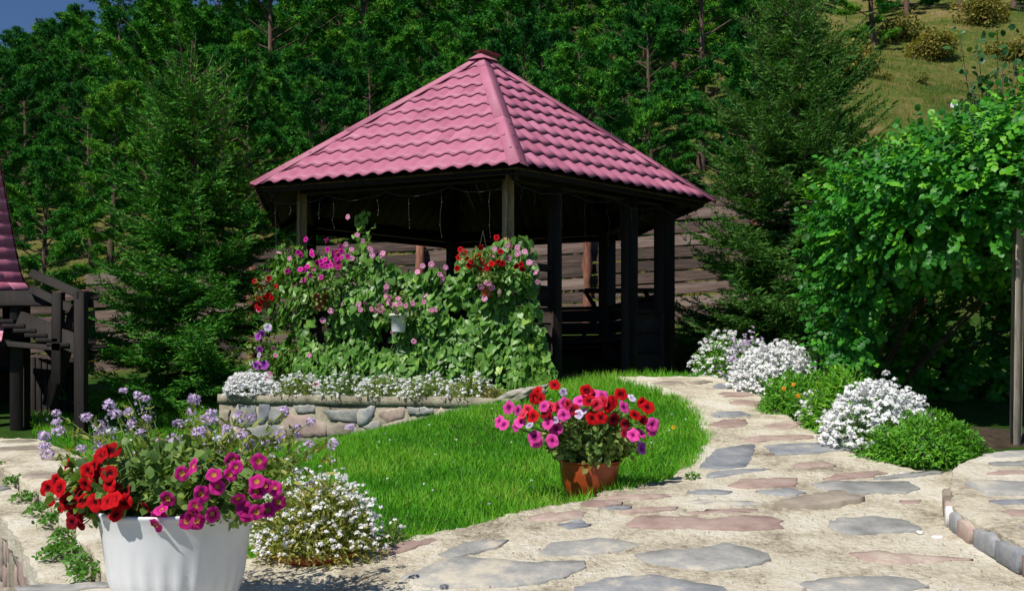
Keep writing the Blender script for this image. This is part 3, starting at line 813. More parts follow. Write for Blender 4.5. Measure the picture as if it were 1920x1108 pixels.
for k in range(6):
    a, b = ev6[k], ev6[(k + 1) % 6]
    eu = unit(b - a); mid = (a + b) / 2
    ax = APEX - mid; ua = ax @ eu; ev = ax - ua * eu; Sl = np.linalg.norm(ev); ev = ev / Sl
    en = np.cross(eu, ev)
    if en[2] < 0: en = -en; flip = True
    L = np.linalg.norm(b - a)
    lb = lambda v: -L / 2 + (ua + L / 2) * max(v, -.06) / Sl
    rb = lambda v: L / 2 + (ua - L / 2) * max(v, -.06) / Sl
    rp = Sl / 10.0
    Mt = Matrix(((eu[0], ev[0], en[0], 0), (eu[1], ev[1], en[1], 0), (eu[2], ev[2], en[2], 0), (0, 0, 0, 1)))
    joint = MB()
    for r in range(10):
        v0 = r * rp - .05
        n0 = int(np.floor((lb(v0)) / PER)) - 1
        n1 = int(np.ceil((rb(v0)) / PER)) + 1
        for c in range(n0, n1):
            u0 = c * PER
            if u0 + PER <= lb(v0) + .01 or u0 >= rb(v0) - .01: continue
            full = u0 >= lb(v0 + rp + .02) and u0 + PER <= rb(v0 + rp + .02)
            if k in (0, 5):
                if full:
                    if full_tile is None:
                        V, Fc = tile_mesh(0, 0, rp, lb, rb)
                        full_tile = mesh('tile', V, np.array(Fc), M['roof'], smooth=False)
                    o = link('tile', full_tile, roof); p = mid + eu * u0 + ev * v0 - g0
                else:
                    V, Fc = tile_mesh(u0, v0, rp, lb, rb, False)
                    o = link('tile', mesh('tile', V - np.array([u0, v0, 0]), np.array(Fc), M['roof']), roof); p = mid + eu * u0 + ev * v0 - g0
                m4 = Mt.copy(); m4.translation = Vector(p); o.matrix_basis = m4
            else:
                V, Fc = tile_mesh(u0, v0, rp, lb, rb, full)
                joint.add(mid - g0 + V[:, :1] * eu + V[:, 1:2] * ev + V[:, 2:] * en, Fc)
    if joint.n: joint.obj('tile_sheet', M['roof'], roof, kind='stuff')
# hip flashings: three overlapping folded lengths on every hip
def face_n(k):
    a, b = ev6[k % 6], ev6[(k + 1) % 6]
    n = np.cross(b - a, APEX - a); n = n / np.linalg.norm(n)
    return n if n[2] > 0 else -n
for k in range(6):
    e = ev6[k]; d = APEX - e; L = np.linalg.norm(d); d = d / L
    n1, n2 = face_n(k), face_n(k - 1)
    s1, s2 = unit(np.cross(n1, d)), unit(np.cross(n2, d))
    if s1 @ (ev6[(k + 1) % 6] - e) < 0: s1 = -s1
    if s2 @ (ev6[(k - 1) % 6] - e) < 0: s2 = -s2
    up = unit(n1 + n2)
    cuts = [-.07, L * .36, L * .88, L * 1.0]
    for i in range(3):
        lift = .03 + .005 * i
        p0, p1 = e + d * cuts[i] + up * lift, e + d * (cuts[i + 1] + (.06 if i < 2 else -.01)) + up * (lift + .0)
        w0 = w1 = .11
        if i == 2: w1 = .05
        V = []
        for p, w in ((p0, w0), (p1, w1)):
            for j, sd in ((-1, s2), (1, s1)):
                pass
            V += [p + s2 * w + up * .002, p + s2 * .02 + up * .006, p + up * .014, p + s1 * .02 + up * .006, p + s1 * w + up * .002]
        V = np.array(V); n_ = np.repeat([up], 10, 0) * .004
        Vb = V - n_
        F4 = [[i2, i2 + 1, i2 + 6, i2 + 5] for i2 in range(4)] + [[10 + i2, 15 + i2, 16 + i2, 11 + i2] for i2 in range(4)] + [[0, 10, 11, 1], [1, 11, 12, 2], [2, 12, 13, 3], [3, 13, 14, 4], [0, 5, 15, 10], [4, 14, 19, 9]]
        mb = MB(); mb.add(np.r_[V, Vb] - g0, F4); mb.obj('ridge_flashing', M['roof'], roof)
# apex cap: a small bent cap plate sitting askew
mb = MB()
cap = [APEX + np.array([.24 * math.sin(a), -.24 * math.cos(a), -.06]) for a in np.radians(np.arange(6) * 60 + TH)]
mb.add(np.array(cap + [APEX + np.array([-.02, 0, .085])]) - g0, [[k, (k + 1) % 6, 6] for k in range(6)])
fl = [APEX + np.array(p) for p in ([-.12, -.02, .09], [.02, -.1, .1], [.27, .0, .055], [.2, .2, .075], [.0, .18, .13])]
mb.add(np.array(fl + [q - np.array([0, 0, .008]) for q in fl]) - g0, [[0, 1, 4], [1, 2, 4], [2, 3, 4], [5, 9, 6], [6, 9, 7], [7, 9, 8]])
mb.obj('apex_cap', M['roof'], roof)

# boarded ceiling under the rafters, one board after another
for k in range(6):
    a, b = ev6[k], ev6[(k + 1) % 6]
    eu = unit(b - a); mid = (a + b) / 2; ax = APEX - mid; ua = ax @ eu; ev = ax - ua * eu; Sl = np.linalg.norm(ev); ev /= Sl
    en = np.cross(eu, ev); en = en if en[2] > 0 else -en
    L = np.linalg.norm(b - a); nb = 17; bw = L / nb
    for i in range(nb):
        u0, u1 = -L / 2 + i * bw + .004, -L / 2 + (i + 1) * bw - .004
        def vmax(u): return Sl * min((u + L / 2) / (ua + L / 2), (L / 2 - u) / (L / 2 - ua))
        v0 = .02; va, vb = max(vmax(u0), v0 + .01), max(vmax(u1), v0 + .01)
        pts = [(u0, v0), (u1, v0), (u1, vb), (u0, va)]
        Vt = np.array([mid + eu * u + ev * v - en * .055 for u, v in pts]); Vb = Vt - en * .018
        o0 = Vt.mean(0)
        link('ceiling_board', mesh('ceiling_board', np.r_[Vt, Vb] - o0, np.array([[0, 1, 2, 3], [7, 6, 5, 4], [0, 4, 5, 1], [1, 5, 6, 2], [2, 6, 7, 3], [3, 7, 4, 0]]), M['ceil']), gaz, o0 - g0)
    # fascia board under the eave and ring beam on the posts
    ia, ib = np.array([*hexv(60 * k, RE - .09), EZ - .085]), np.array([*hexv(60 * (k + 1), RE - .09), EZ - .085])
    mb = MB(); mb.bar(ia - g0 + np.array([0, 0, .03]), ib - g0 + np.array([0, 0, .03]), .03, .08); mb.obj('fascia_board', M['wood'], gaz)
    ia, ib = np.array([*hexv(60 * k, RP), EZ + .02]), np.array([*hexv(60 * (k + 1), RP), EZ + .02])
    mb = MB(); mb.bar(ia - g0, ib - g0, .13, .16); mb.obj('ring_beam', M['wood'], gaz)
    ra = np.array([*hexv(60 * k, RE - .15), EZ - .1]); mb = MB(); mb.bar(ra - g0, APEX - np.array([0, 0, .2]) - g0, .08, .12); mb.obj('hip_rafter', M['wood'], gaz)
# posts
PB = FZ - .35
def post(p, w, mat, name='post', top=EZ):
    mb = MB(); mb.box(np.array([p[0], p[1], (PB + top) / 2]) - g0, (w, w, top - PB), np.array([[math.cos(.6), -math.sin(.6), 0], [math.sin(.6), math.cos(.6), 0], [0, 0, 1]]), bevel=.012)
    return mb.obj(name, mat, gaz)
PV = [hexv(60 * k, RP) for k in range(6)]
for k, (w, mt) in enumerate([(.105, 'paleWood'), (.2, 'wood'), (.2, 'wood'), (.16, 'wood'), (.16, 'wood'), (.1, 'paleWood')]):
    post(PV[k], w, M[mt])
ent = [PV[0] + (PV[1] - PV[0]) * t for t in (.267, .749)]
post(ent[0], .13, M['wood']); post(ent[1], .16, M['wood'])
# floor and plinth
mb = MB()
fl = [np.array([*hexv(60 * k, RP + .1), FZ]) for k in range(6)]
mb.add(np.array(fl + [q - np.array([0, 0, .5]) for q in fl]) - g0, [[k, (k + 1) % 6, (k + 1) % 6 + 6, k + 6] for k in range(6)])
mb.add(np.array(fl + [[*GC, FZ]]) - g0, [[k, (k + 1) % 6, 6] for k in range(6)])
mb.obj('floor', M['wood'], gaz)
def parapet(a, b, top, n=5, bench=True):
    h = (top - FZ) / n
    for i in range(n):
        mb = MB(); mb.bar(np.array([*a, FZ + h * (i + .5)]) - g0, np.array([*b, FZ + h * (i + .5)]) - g0, .03, h - .012); mb.obj('parapet_board', M['wood'], gaz)
    mb = MB(); mb.bar(np.array([*a, top + .025]) - g0, np.array([*b, top + .025]) - g0, .1, .05); mb.obj('handrail', M['wood'], gaz)
    if bench:
        c = GC - (a + b) / 2; c = c / np.linalg.norm(c) * .28
        mb = MB(); mb.bar(np.array([*(a + c), FZ + .45]) - g0, np.array([*(b + c), FZ + .45]) - g0, .42, .05)
        m2 = (a + b) / 2 + c; mb.box(np.array([*m2, FZ + .21]) - g0, (.3, .3, .42)); mb.obj('bench', M['wood'], gaz)
for k in (1, 2, 3, 4, 5):
    parapet(PV[k] + (PV[(k + 1) % 6] - PV[k]) * .05, PV[(k + 1) % 6] + (PV[k] - PV[(k + 1) % 6]) * .05, FZ + (.98 if k not in (5,) else .95))
parapet(PV[0] + (ent[0] - PV[0]) * .1, ent[0], FZ + .95, bench=False)
parapet(ent[1], PV[1] + (ent[1] - PV[1]) * .1, FZ + .75, 3, bench=False)
mb = MB(); mb.bar(np.array([*ent[0], FZ + 1.2]) - g0, np.array([*PV[0], FZ + 1.22]) - g0, .05, .08); mb.obj('handrail', M['wood'], gaz)
# table inside
tb = empty('garden_table', (GC[0] - .1, GC[1] + .2, FZ), 'dark wooden table standing inside the gazebo', 'table')
mb = MB(); mb.box((0, 0, .75), (1.3, .8, .05), bevel=.01); mb.obj('table_top', M['wood'], tb)
for x in (-.55, .55):
    for y in (-.3, .3):
        mb = MB(); mb.box((x, y, .36), (.08, .08, .725), bevel=.01); mb.obj('leg', M['wood'], tb)
# trestle bench behind the gazebo
pt = P(1178, 600, 15.7); pt[2] = float(ground_z(pt[0], pt[1]))
tr = empty('picnic_bench', pt, 'dark trestle bench with slanted legs between gazebo and board fence', 'bench')
mb = MB(); mb.box((0, 0, .78), (1.5, .5, .05), bevel=.01); mb.obj('seat', M['wood'], tr)
for x in (-.5, .5):
    for s in (-1, 1):
        mb = MB(); mb.bar((x + s * .3, 0, -.05), (x - s * .22, 0, .76), .06, .09, up=(0, 1, 0)); mb.obj('leg', M['wood'], tr)

# icicle light string along the eaves
sl = empty('string_lights', ev6[0], 'thin unlit icicle light cable drooping along the gazebo eaves', 'lights')
rl = np.random.default_rng(5)
mbw = MB()
for k in (5, 0):
    a, b = [np.array([*hexv(60 * kk, RE - .16), EZ - .17]) for kk in (k, k + 1)]
    n = 4
    pts = []
    for j in range(n):
        for t in np.linspace(0, 1, 9)[: (9 if j == n - 1 else 8)]:
            p = a + (b - a) * ((j + t) / n); p = p + np.array([0, 0, -.07 * 4 * t * (1 - t) + .006 * rl.normal()]); pts.append(p)
    mbw.tube(np.array(pts) - ev6[0], .004, 5)
    for i, p in enumerate(pts):
        if i % 2 and rl.random() < .55:
            Ln = rl.choice([.12, .22, .35, .5]); q = np.array([p + np.array([.01 * rl.normal(), .01 * rl.normal(), -Ln * t]) for t in np.linspace(0, 1, 5)])
            mbs = MB(); mbs.tube(q - ev6[0], .0016, 4)
            for t in np.arange(.3, 1.01, .33): mbs.box(q[min(4, int(t * 4 + .5))] - ev6[0], (.007, .007, .016))
            mbs.obj('bulb_strand', M['bulb'], sl)
mbw.obj('cable', M['wire'], sl)

# ------------------------------------------------------------------ plank fence at the foot of the hill
FY = 17.2
fence = empty('board_fence', (0, FY, 2.0), 'long weathered fence of wide horizontal boards on log posts behind the gazebo', 'fence')
f0 = np.array([0, FY, 2.0])
def ftop(x): return 4.69 + .144 * (x - 3.83)
fposts = [-14.02, -10.94, -7.86, -4.78, -1.70, 1.38, 4.46, 7.54, 10.62]
rf = np.random.default_rng(9)
for x0, x1 in zip(fposts[:-1], fposts[1:]):
    nB = 11
    for i in range(nB):
        bh = .2; z = .11 + i * .228
        j = rf.normal(size=3) * np.array([.008, .012, .012])
        zc = ftop((x0 + x1) / 2) + .06; hs = .055 * (x1 - x0) / 2
        a = np.array([x0 + .012, FY + j[0], zc - hs - z + j[1]]); b = np.array([x1 - .012, FY + j[0] * .5, zc + hs - z + j[2]])
        hh = bh * rf.uniform(.92, 1.06)
        mb = MB(); mb.bar(np.array([-(np.linalg.norm(b - a)) / 2, 0, 0]), np.array([np.linalg.norm(b - a) / 2, 0, 0]), .035, hh, bevel=.006)
        o = mb.obj('board', M['fence'], fence); o.location = tuple((a + b) / 2 - f0)
        o.rotation_euler = (0, -math.atan2(b[2] - a[2], b[0] - a[0]), 0)
for x in fposts:
    zt = ftop(x) - .12; zb = float(ground_z(x, FY)) - .3
    n = 9; pts = [[x + .012 * rf.normal(), FY - .11, zb + (zt - zb) * i / (n - 1)] for i in range(n)]
    mb = MB(); mb.tube(np.array(pts) - f0, .085 + .012 * rf.normal(size=n), 12); mb.add(np.array([pts[-1]]) - f0, np.zeros((0, 3), int))
    top = np.arange((n - 1) * 12, n * 12); mb.F3.append(np.array([[top[i], top[(i + 1) % 12], n * 12] for i in range(12)]))
    mb.obj('post', M['log'], fence, smooth=True)

# ------------------------------------------------------------------ timber house corner and staircase at the left edge
hc = np.array([-7.88, 11.48]); HROT = math.radians(31); hz = float(ground_z(-5.6, 10.2))
h0 = np.array([hc[0], hc[1], hz])
house = empty('timber_house', h0, 'dark timber house on posts with a steep flared pink tile roof at the left edge', 'house')
# flared pyramid roof: (half width, height over the eye)
prof = [(1.66, .9), (1.59, .95), (1.54, 1.08), (1.49, 1.35), (1.42, 1.8), (1.33, 2.41), (1.15, 3.3), (.7, 4.7), (.02, 5.9)]
pr = np.array(prof); cum = np.r_[0, np.cumsum(np.hypot(np.diff(pr[:, 0]), np.diff(pr[:, 1])))]
def pfun(s): return np.interp(s, cum, pr[:, 0]), np.interp(s, cum, pr[:, 1])
mb = MB()
for i, (r, z) in enumerate(prof):
    mb.V.append(np.array([[sx * (r - .03), sy * (r - .03), CZ + z - .03 - hz] for sx, sy in ((-1, -1), (1, -1), (1, 1), (-1, 1))])); mb.T.append(np.full(4, .5)); mb.n += 4
mb.F4.append(np.array([[i * 4 + k, i * 4 + (k + 1) % 4, i * 4 + 4 + (k + 1) % 4, i * 4 + 4 + k] for i in range(len(prof) - 1) for k in range(4)]))
hroof = mb.obj('roof', M['shadewood'], house); hroof.rotation_euler = (0, 0, HROT)
RPH = .145; nr = int(cum[-1] / RPH)
for k in range(4):
    sheet_mb = MB()
    ca, sa = [(1, 0), (0, 1), (-1, 0), (0, -1)][k]
    for r in range(nr):
        s0 = r * RPH
        r0, z0 = pfun(s0); r1, z1 = pfun(s0 + RPH * 1.04)
        ncol = max(1, int(round(2 * r0 / .19)))
        for c in range(ncol):
            t = np.linspace(0, 1, 6)
            uu = (c + t) / ncol * 2 - 1; w = .016 * (.5 - .5 * np.cos(2 * np.pi * t))
            V = []
            for rr, zz, l in ((r0, z0, .0), (r0, z0, .02), (r1, z1, .004)):
                V += [[u * rr, -(rr + w_ + l), CZ + zz - hz] for u, w_ in zip(uu, w)]
            V = np.array(V); V = np.c_[V[:, 0] * ca - V[:, 1] * sa, V[:, 0] * sa + V[:, 1] * ca, V[:, 2]]
            Fc = [[q * 6 + i, q * 6 + i + 1, q * 6 + 7 + i, q * 6 + 6 + i] for q in range(2) for i in range(5)]
            mx_, my_ = V[:, 0].mean(), V[:, 1].mean(); wx = hc[0] + mx_ * math.cos(HROT) - my_ * math.sin(HROT); wy = hc[1] + mx_ * math.sin(HROT) + my_ * math.cos(HROT)
            if k == 0 and 960 + F * wx / wy > -40 and s0 < 2.4:
                c0 = V.mean(0); link('tile', mesh('tile', V - c0, np.array(Fc), M['litroof']), hroof, c0)
            else: sheet_mb.add(V, Fc)
    if sheet_mb.n: sheet_mb.obj('tile_sheet', M['litroof'], hroof, kind='stuff')
def hbar(name, a, b, w, h, mat='shadewood', up=(0, 0, 1), parent=None, o=None):
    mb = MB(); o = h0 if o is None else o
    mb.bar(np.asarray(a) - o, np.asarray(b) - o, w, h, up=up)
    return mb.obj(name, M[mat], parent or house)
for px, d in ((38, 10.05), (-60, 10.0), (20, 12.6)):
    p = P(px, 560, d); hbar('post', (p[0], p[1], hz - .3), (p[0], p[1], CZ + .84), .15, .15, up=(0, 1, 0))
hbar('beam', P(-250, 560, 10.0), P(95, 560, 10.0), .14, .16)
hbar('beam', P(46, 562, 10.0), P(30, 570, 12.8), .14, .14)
mb = MB(); mb.box(np.array([hc[0] - .1, hc[1], CZ + .02]) - h0, (2.6, 2.4, .16), bevel=.01); mb.obj('deck', M['shadewood'], house)
mb = MB(); mb.box(np.array([hc[0] - .6, hc[1] + .4, CZ + .4]) - h0, (2.6, 1.8, 3.6 - .6)); mb.obj('wall', M['shadewood'], house)
mb = MB(); mb.box(np.array([hc[0] - .1, hc[1] + .2, hz + .5]) - h0, (2.5, 2.0, 1.6)); mb.obj('lower_wall', M['shadewood'], house)
# small lower roof piece
mb = MB()
for r in range(3):
    for c in range(5):
        t = np.linspace(0, 1, 6); w = .012 * (.5 - .5 * np.cos(2 * np.pi * t))
        V = []
        for q, l in ((0, 0.), (0, .016), (1.05, .002)):
            rr = r + q
            V += [[-6.0 + .035 * 0 + (c + tt) * .13 + (.42 - rr * .075) * 0 - (rr * .035), 9.78 + rr * .09, CZ + .28 + rr * .075 + ww + l] for tt, ww in zip(t, w)]
        mb.add(np.array(V) - h0, [[q * 6 + i, q * 6 + i + 1, q * 6 + 7 + i, q * 6 + 6 + i] for q in range(2) for i in range(5)])
mb.obj('porch_roof', M['litroof'], house)
# staircase: dark stringers, treads, posts, double hand rails, climbing to the house from the right
s0v = P(150, 760, 10.0); s0v[2] = float(ground_z(s0v[0], s0v[1]))
stair = empty('wooden_staircase', s0v, 'dark wooden staircase with double slanting handrails beside the house on the left', 'staircase')
def sbar(name, a, b, w, h, up=(0, 0, 1)): return hbar(name, a, b, w, h, 'shadewood', up, stair, s0v)
for d in (9.9, 10.75):
    sbar('handrail', P(58, 512, d), P(152, 553, d), .07, .09); sbar('handrail', P(58, 541, d), P(135, 580, d), .06, .09)
    sbar('stringer', P(35, 600, d), P(150, 648, d), .07, .2); 
    sbar('rail_post', P(110, 548, d), P(108, 720, d), .1, .1, (0, 1, 0)); sbar('rail_post', P(152, 548, d), np.r_[P(152, 560, d)[:2], hz - .3], .11, .11, (0, 1, 0))
    sbar('brace', P(148, 565, d + .12), P(92, 760, d + .12), .1, .14, (0, 1, 0))
    sbar('brace', P(55, 610, d + .1), P(125, 690, d + .1), .08, .12, (0, 1, 0))
sbar('cross_beam', P(152, 553, 9.85), P(178, 556, 10.8), .09, .09)
for i in range(6):
    p = P(45 + i * 20, 606 + i * 8.5, 10.3); mb = MB(); mb.box(p - s0v, (.24, .9, .045), bevel=.006); mb.obj('tread', M['shadewood'], stair)
for i in range(9):  # added dark boards standing in for the shade under the stairs
    px_ = 50 + i * 11.5
    sbar('shade_board', P(px_, 668 + i * 1.5, 10.95), np.r_[P(px_, 700, 10.95)[:2], hz - .3], .066, .03, (0, 1, 0))
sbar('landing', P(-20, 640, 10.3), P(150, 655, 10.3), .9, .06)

# ------------------------------------------------------------------ climbing vine on the gazebo front
rv = np.random.default_rng(21)
FL, FR = PV[5], PV[0]                      # left and front post
fd = FR - FL; FLen = np.linalg.norm(fd); fd = fd / FLen
fn = np.array([fd[1], -fd[0]]); fn = fn if fn[1] < 0 else -fn
def face_pt(px, py, out=.0):
    """pixel -> point on the vine face of the gazebo, moved outwards"""
    a = FL + fn * out; u = (px - 960) / F
    t = (u * a[1] - a[0]) / (fd[0] - u * fd[1])
    p = a + fd * t
    return np.array([p[0], p[1], CZ + (HOR - py) / F * p[1]])
vine = empty('climbing_vine', (*((FL + FR) / 2), WTOP), 'leafy climbing vine with pale pink trumpet flowers covering the gazebo front', 'vine')
v0 = np.array([*((FL + FR) / 2), WTOP])
tops = np.array([(470, 560), (500, 470), (530, 440), (560, 462), (600, 476), (650, 466), (690, 470), (720, 482), (750, 505), (790, 512), (830, 496), (865, 480), (910, 462), (950, 445), (985, 440), (1003, 470), (1012, 560), (1020, 640), (1042, 700), (1050, 735)])
n = 5600
px = rv.uniform(478, 1040, n); tp = np.interp(px, tops[:, 0], tops[:, 1])
py = tp + (745 - tp) * rv.random(n) ** 1.0
lump = np.array([fbm(a / 60, b / 60, 1.0, 3.3, 3) for a, b in zip(px, py)])
keep = (lump > -.5) & ~((px > 995) & (py < 610) & (rv.random(n) < .25))
px, py, lump = px[keep], py[keep], lump[keep]
outw = .12 + .14 * lump + .08 * rv.random(len(px)) + .22 * np.clip((py - 640) / 100, 0, 1)
pos = np.array([face_pt(a, b, o) for a, b, o in zip(px, py, outw)])
# leaves that wrap round the corners move back along the neighbouring faces
lf = px < 556; pos[lf, 1] += (556 - px[lf]) / F * 11 * 1.1
rt = px > 975; pos[rt, 1] += np.clip((px[rt] - 975) / F * 10 * .5, 0, .3)
nn = np.repeat([[fn[0], fn[1], .0]], len(px), 0)
nn[lf] = unit(nn[lf] + np.array([-1.2, .3, 0])); nn[rt] = unit(nn[rt] + np.array([1.0, .2, 0]))
nrm = unit(nn + rv.normal(size=nn.shape) * .45 + np.array([-.15, -.1, .35]))
tip = unit(np.array([0, 0, -1.0]) + rv.normal(size=nn.shape) * .42 + nn * .25)
Ms = frames(tip, nrm); sc = rv.uniform(.06, .112, len(px)) * np.where(py > 690, .8, 1)
tint = np.clip(.4 + .22 * rv.normal(size=len(px)) + .35 * np.clip((px - 850) / 200, 0, 1) * np.clip((py - 560) / 150, 0, 1), 0, 1)
order = np.argsort(-(sc * (outw + .4)))
big, rest = order[:300], order[300:]
lm = [mesh('leaf', np.array(HEART[0]) * np.array([w, 1, z]), HEART[1], M['vine'], np.full(9, t)) for w, z, t in ((1, 1, .3), (.85, 2.2, .45), (1.1, .3, .55), (.95, -1.2, .4), (1, 1.5, .75))]
for i in big:
    k = 4 if tint[i] > .68 else int(rv.integers(4))
    o = link('leaf', lm[k], vine)
    m4 = Matrix([[*Ms[i][0], 0], [*Ms[i][1], 0], [*Ms[i][2], 0], [0, 0, 0, 1]]) @ Matrix.Scale(sc[i], 4)
    m4.translation = Vector(pos[i] - v0); o.matrix_basis = m4
mb = MB(); mb.scatter(*HEART, pos[rest] - v0, Ms[rest], np.c_[sc, sc, sc * rv.uniform(-1, 2, len(sc))][rest], tint[rest]); mb.obj('leaves', M['vine'], vine, kind='stuff')
# stems and a strand climbing the post
mb = MB()
for px_, top in ((560, 430), (640, 480), (682, 392), (730, 495), (820, 505), (900, 470), (955, 432), (985, 450)):
    pts = [face_pt(px_ + 10 * math.sin(i * 1.3 + px_), 742 + (top - 742) * i / 12, .05 + .03 * math.sin(i * 2.1)) for i in range(13)]
    mb.tube(np.array(pts) - v0, np.linspace(.009, .003, 13), 5)
mb.obj('stem', M['stem'], vine)
n = 34
p2 = np.array([face_pt(682 + rv.normal() * 7, y, .12 + .04 * rv.random()) for y in rv.uniform(395, 470, n)])
mb = MB(); mb.scatter(*HEART, p2 - v0, frames(unit(np.array([0, 0, -1.]) + rv.normal(size=(n, 3)) * .5), unit(np.array([fn[0], fn[1], .4]) + rv.normal(size=(n, 3)) * .4)), rv.uniform(.06, .11, n), rv.uniform(.2, .7, n)); mb.obj('leaves', M['vine'], vine, kind='stuff')

# ------------------------------------------------------------------ blooms
def bloom_mesh(name, mat, seg=15, deep=.3, seed=0, lobe=.08, ruffle=.07):
    r_ = np.random.default_rng(seed)
    rs_ = [0, .2, .5, .8, 1.0] if seg > 10 else [0, .3, .7, 1.0]
    zs = np.interp(rs_, [0, .2, .5, .8, 1], [-deep * 1.6, -deep * .6, -.02, .04, -.03])
    V = [[0, 0, zs[0]]]; T = [0.0]
    a = np.arange(seg) / seg * 2 * np.pi; ph = r_.uniform(0, 6)
    for r, z in zip(rs_[1:], zs[1:]):
        lob = 1 + lobe * np.cos(5 * a) * r + .03 * r_.normal(size=seg) * r
        zz = z + ruffle * r * r * np.sin(5 * a + ph) + ruffle * .5 * r * r_.normal(size=seg)
        for i in range(seg): V.append([math.cos(a[i]) * r * lob[i], math.sin(a[i]) * r * lob[i], zz[i]]); T.append(r)
    F3 = [[0, 1 + i, 1 + (i + 1) % seg] for i in range(seg)]
    for k in range(len(rs_) - 2):
        b = 1 + k * seg
        for i in range(seg):
            j = (i + 1) % seg; F3 += [[b + i, b + seg + i, b + seg + j], [b + i, b + seg + j, b + j]]
    base = len(V); V += [[.12 * math.cos(x), .12 * math.sin(x), -deep * 1.8] for x in np.arange(5) * 1.2566] + [[0, 0, -1.15]]; T += [.8] * 6
    for i in range(5):
        j = (i + 1) % 5; r0, r1 = 1 + seg + int(i * seg / 5), 1 + seg + int(((i + 1) * seg / 5)) % seg
        F3 += [[r0, base + i, base + j], [r0, base + j, r1], [base + i, base + 5, base + j]]
    return mesh(name, np.array(V), np.array(F3), mat, np.array(T), smooth=True)
BL = {k: [bloom_mesh('flower', m, 20, .17, s, .06, .09) for s in range(3)] for k, m in PET.items()}
BS = {k: [bloom_mesh('flower', m, 10, .25, s + 9) for s in range(2)] for k, m in PET.items()}
def put_bloom(parent, o0, p, nrm, r, col, small=False, rng=rv):
    ms = (BS if small else BL)[col]
    o = link('flower', ms[int(rng.integers(len(ms)))], parent)
    nrm = unit(np.asarray(nrm, float)); t = unit(np.cross(nrm, rng.normal(size=3)))
    m = frames(t[None], nrm[None])[0]
    m4 = Matrix([[*m[0], 0], [*m[1], 0], [*m[2], 0], [0, 0, 0, 1]]) @ Matrix.Diagonal((r, r, r * rng.uniform(.8, 1.2), 1))
    m4.translation = Vector(p - o0); o.matrix_basis = m4
    return o
tocam = np.array([-.15, -1, .1])
for x, y in [(388, 280), (725, 240), (755, 265), (757, 310), (860, 290), (880, 275), (912, 285), (812, 222), (705, 540), (650, 575), (610, 622), (965, 682), (1070, 730), (1115, 348), (1158, 340), (1232, 355),
             (1088, 378), (1203, 390), (1215, 410), (1545, 245), (1480, 262), (1510, 275), (1595, 285), (1632, 275), (1595, 255), (1465, 295), (1550, 310), (1655, 330), (1682, 335), (1688, 380), (1698, 430), (1430, 515), (333, 412), (783, 190), (735, 100), (790, 545), (800, 572), (440, 310), (540, 800), (850, 262), (900, 300)]:
    p = face_pt(*zp(4, x, y), .33)
    put_bloom(vine, v0, p, tocam + rv.normal(size=3) * .35, rv.uniform(.03, .038), 'pale', True)

def small_leaves(mb, n, c, rad, rng, size=(.02, .04), tpl=LEAF_OVAL, up=.4, shell=.35, half=False, tint=(.45, .2)):
    """little leaves filling an ellipsoid, denser towards its skin"""
    d = rdir(n, rng)
    if half: d[:, 2] = np.abs(d[:, 2])
    ph = rng.uniform(0, 6, 4)
    lump_ = .13 * np.sin(d[:, 0] * 5 + ph[0]) * np.sin(d[:, 1] * 4 + ph[1]) + .08 * np.sin(d[:, 0] * 9 + d[:, 2] * 7 + ph[2]) + .06 * np.sin(d[:, 1] * 12 - d[:, 2] * 9 + ph[3])
    r = ((1 - shell * rng.random(n) ** 1.5) * (1 + lump_))[:, None]
    pos = np.asarray(c) + d * np.asarray(rad) * r
    nrm = unit(d + np.array([0, 0, up]) + rng.normal(size=(n, 3)) * .45)
    tip = unit(d * .6 + rng.normal(size=(n, 3)) * .6)
    mb.scatter(*tpl, pos, frames(tip, nrm), rng.uniform(*size, n), np.clip(tint[0] + tint[1] * rng.normal(size=n), 0, 1))

# hanging pots on the vine
def hanging(px, py, w, h, mat, label, blooms, fol=None):
    base = face_pt(px, py + h / 2, .34); d = base[1]; r = w / 2 / F * d; hh = h / F * d
    e = empty('hanging_pot', base, label, 'flower pot', 'flower pots hung on the gazebo front')
    mb = MB(); mb.lathe([(.01, 0), (r * .72, 0), (r * .76, .01), (r * .96, hh * .88), (r * 1.06, hh * .88), (r * 1.06, hh), (r * .96, hh), (r * .93, hh * .85), (.005, hh * .82)], 24); mb.obj('pot', mat, e, smooth=True)
    mb = MB(); 
    for s in (-1, 1): mb.tube([[s * r, 0, hh], [s * r * .5, .06, hh + .2], [0, .12, hh + .38]], .0035, 5)
    mb.obj('hanger', M['wire'], e)
    mb = MB(); c = np.array([0, -.02, hh + .06])
    fw = fol or (w * 1.5, 40)
    small_leaves(mb, 260, c, np.array([fw[0] / F * d, .14, fw[1] / F * d]), rv, (.025, .05)); mb.obj('leaves', M['petleaf'], e, kind='stuff')
    for bx, by, col, sz in blooms:
        p = face_pt(bx, by, .40 + .1 * rv.random())
        put_bloom(e, base, p, tocam + rv.normal(size=3) * .4, sz * .86, col, True)
    return e
def cluster(cx, cy, sx, sy, n, cols, sz=(.03, .042)): return [(cx + rv.normal() * sx, cy + rv.normal() * sy, cols[int(rv.integers(len(cols)))], rv.uniform(*sz)) for _ in range(n)]
def zl(pts, col, sz=.036): return [(*zp(4, *p), col, sz) for p in pts]
hanging(600, 567, 25, 32, M['brownpot'], 'brown hanging pot of magenta petunias on the left of the vine',
        zl([(522, 213), (550, 275), (485, 280), (632, 265), (665, 300), (700, 250), (600, 325), (640, 330), (630, 350), (520, 365), (545, 395), (510, 420), (600, 405), (430, 375), (660, 285), (690, 295), (735, 300), (560, 370), (605, 345), (648, 345), (580, 330), (620, 315), (530, 350), (555, 290), (705, 275), (495, 365)], 'fuchsia', .04) + cluster(630, 485, 28, 14, 9, ['fuchsia', 'magenta']), (40, 45))
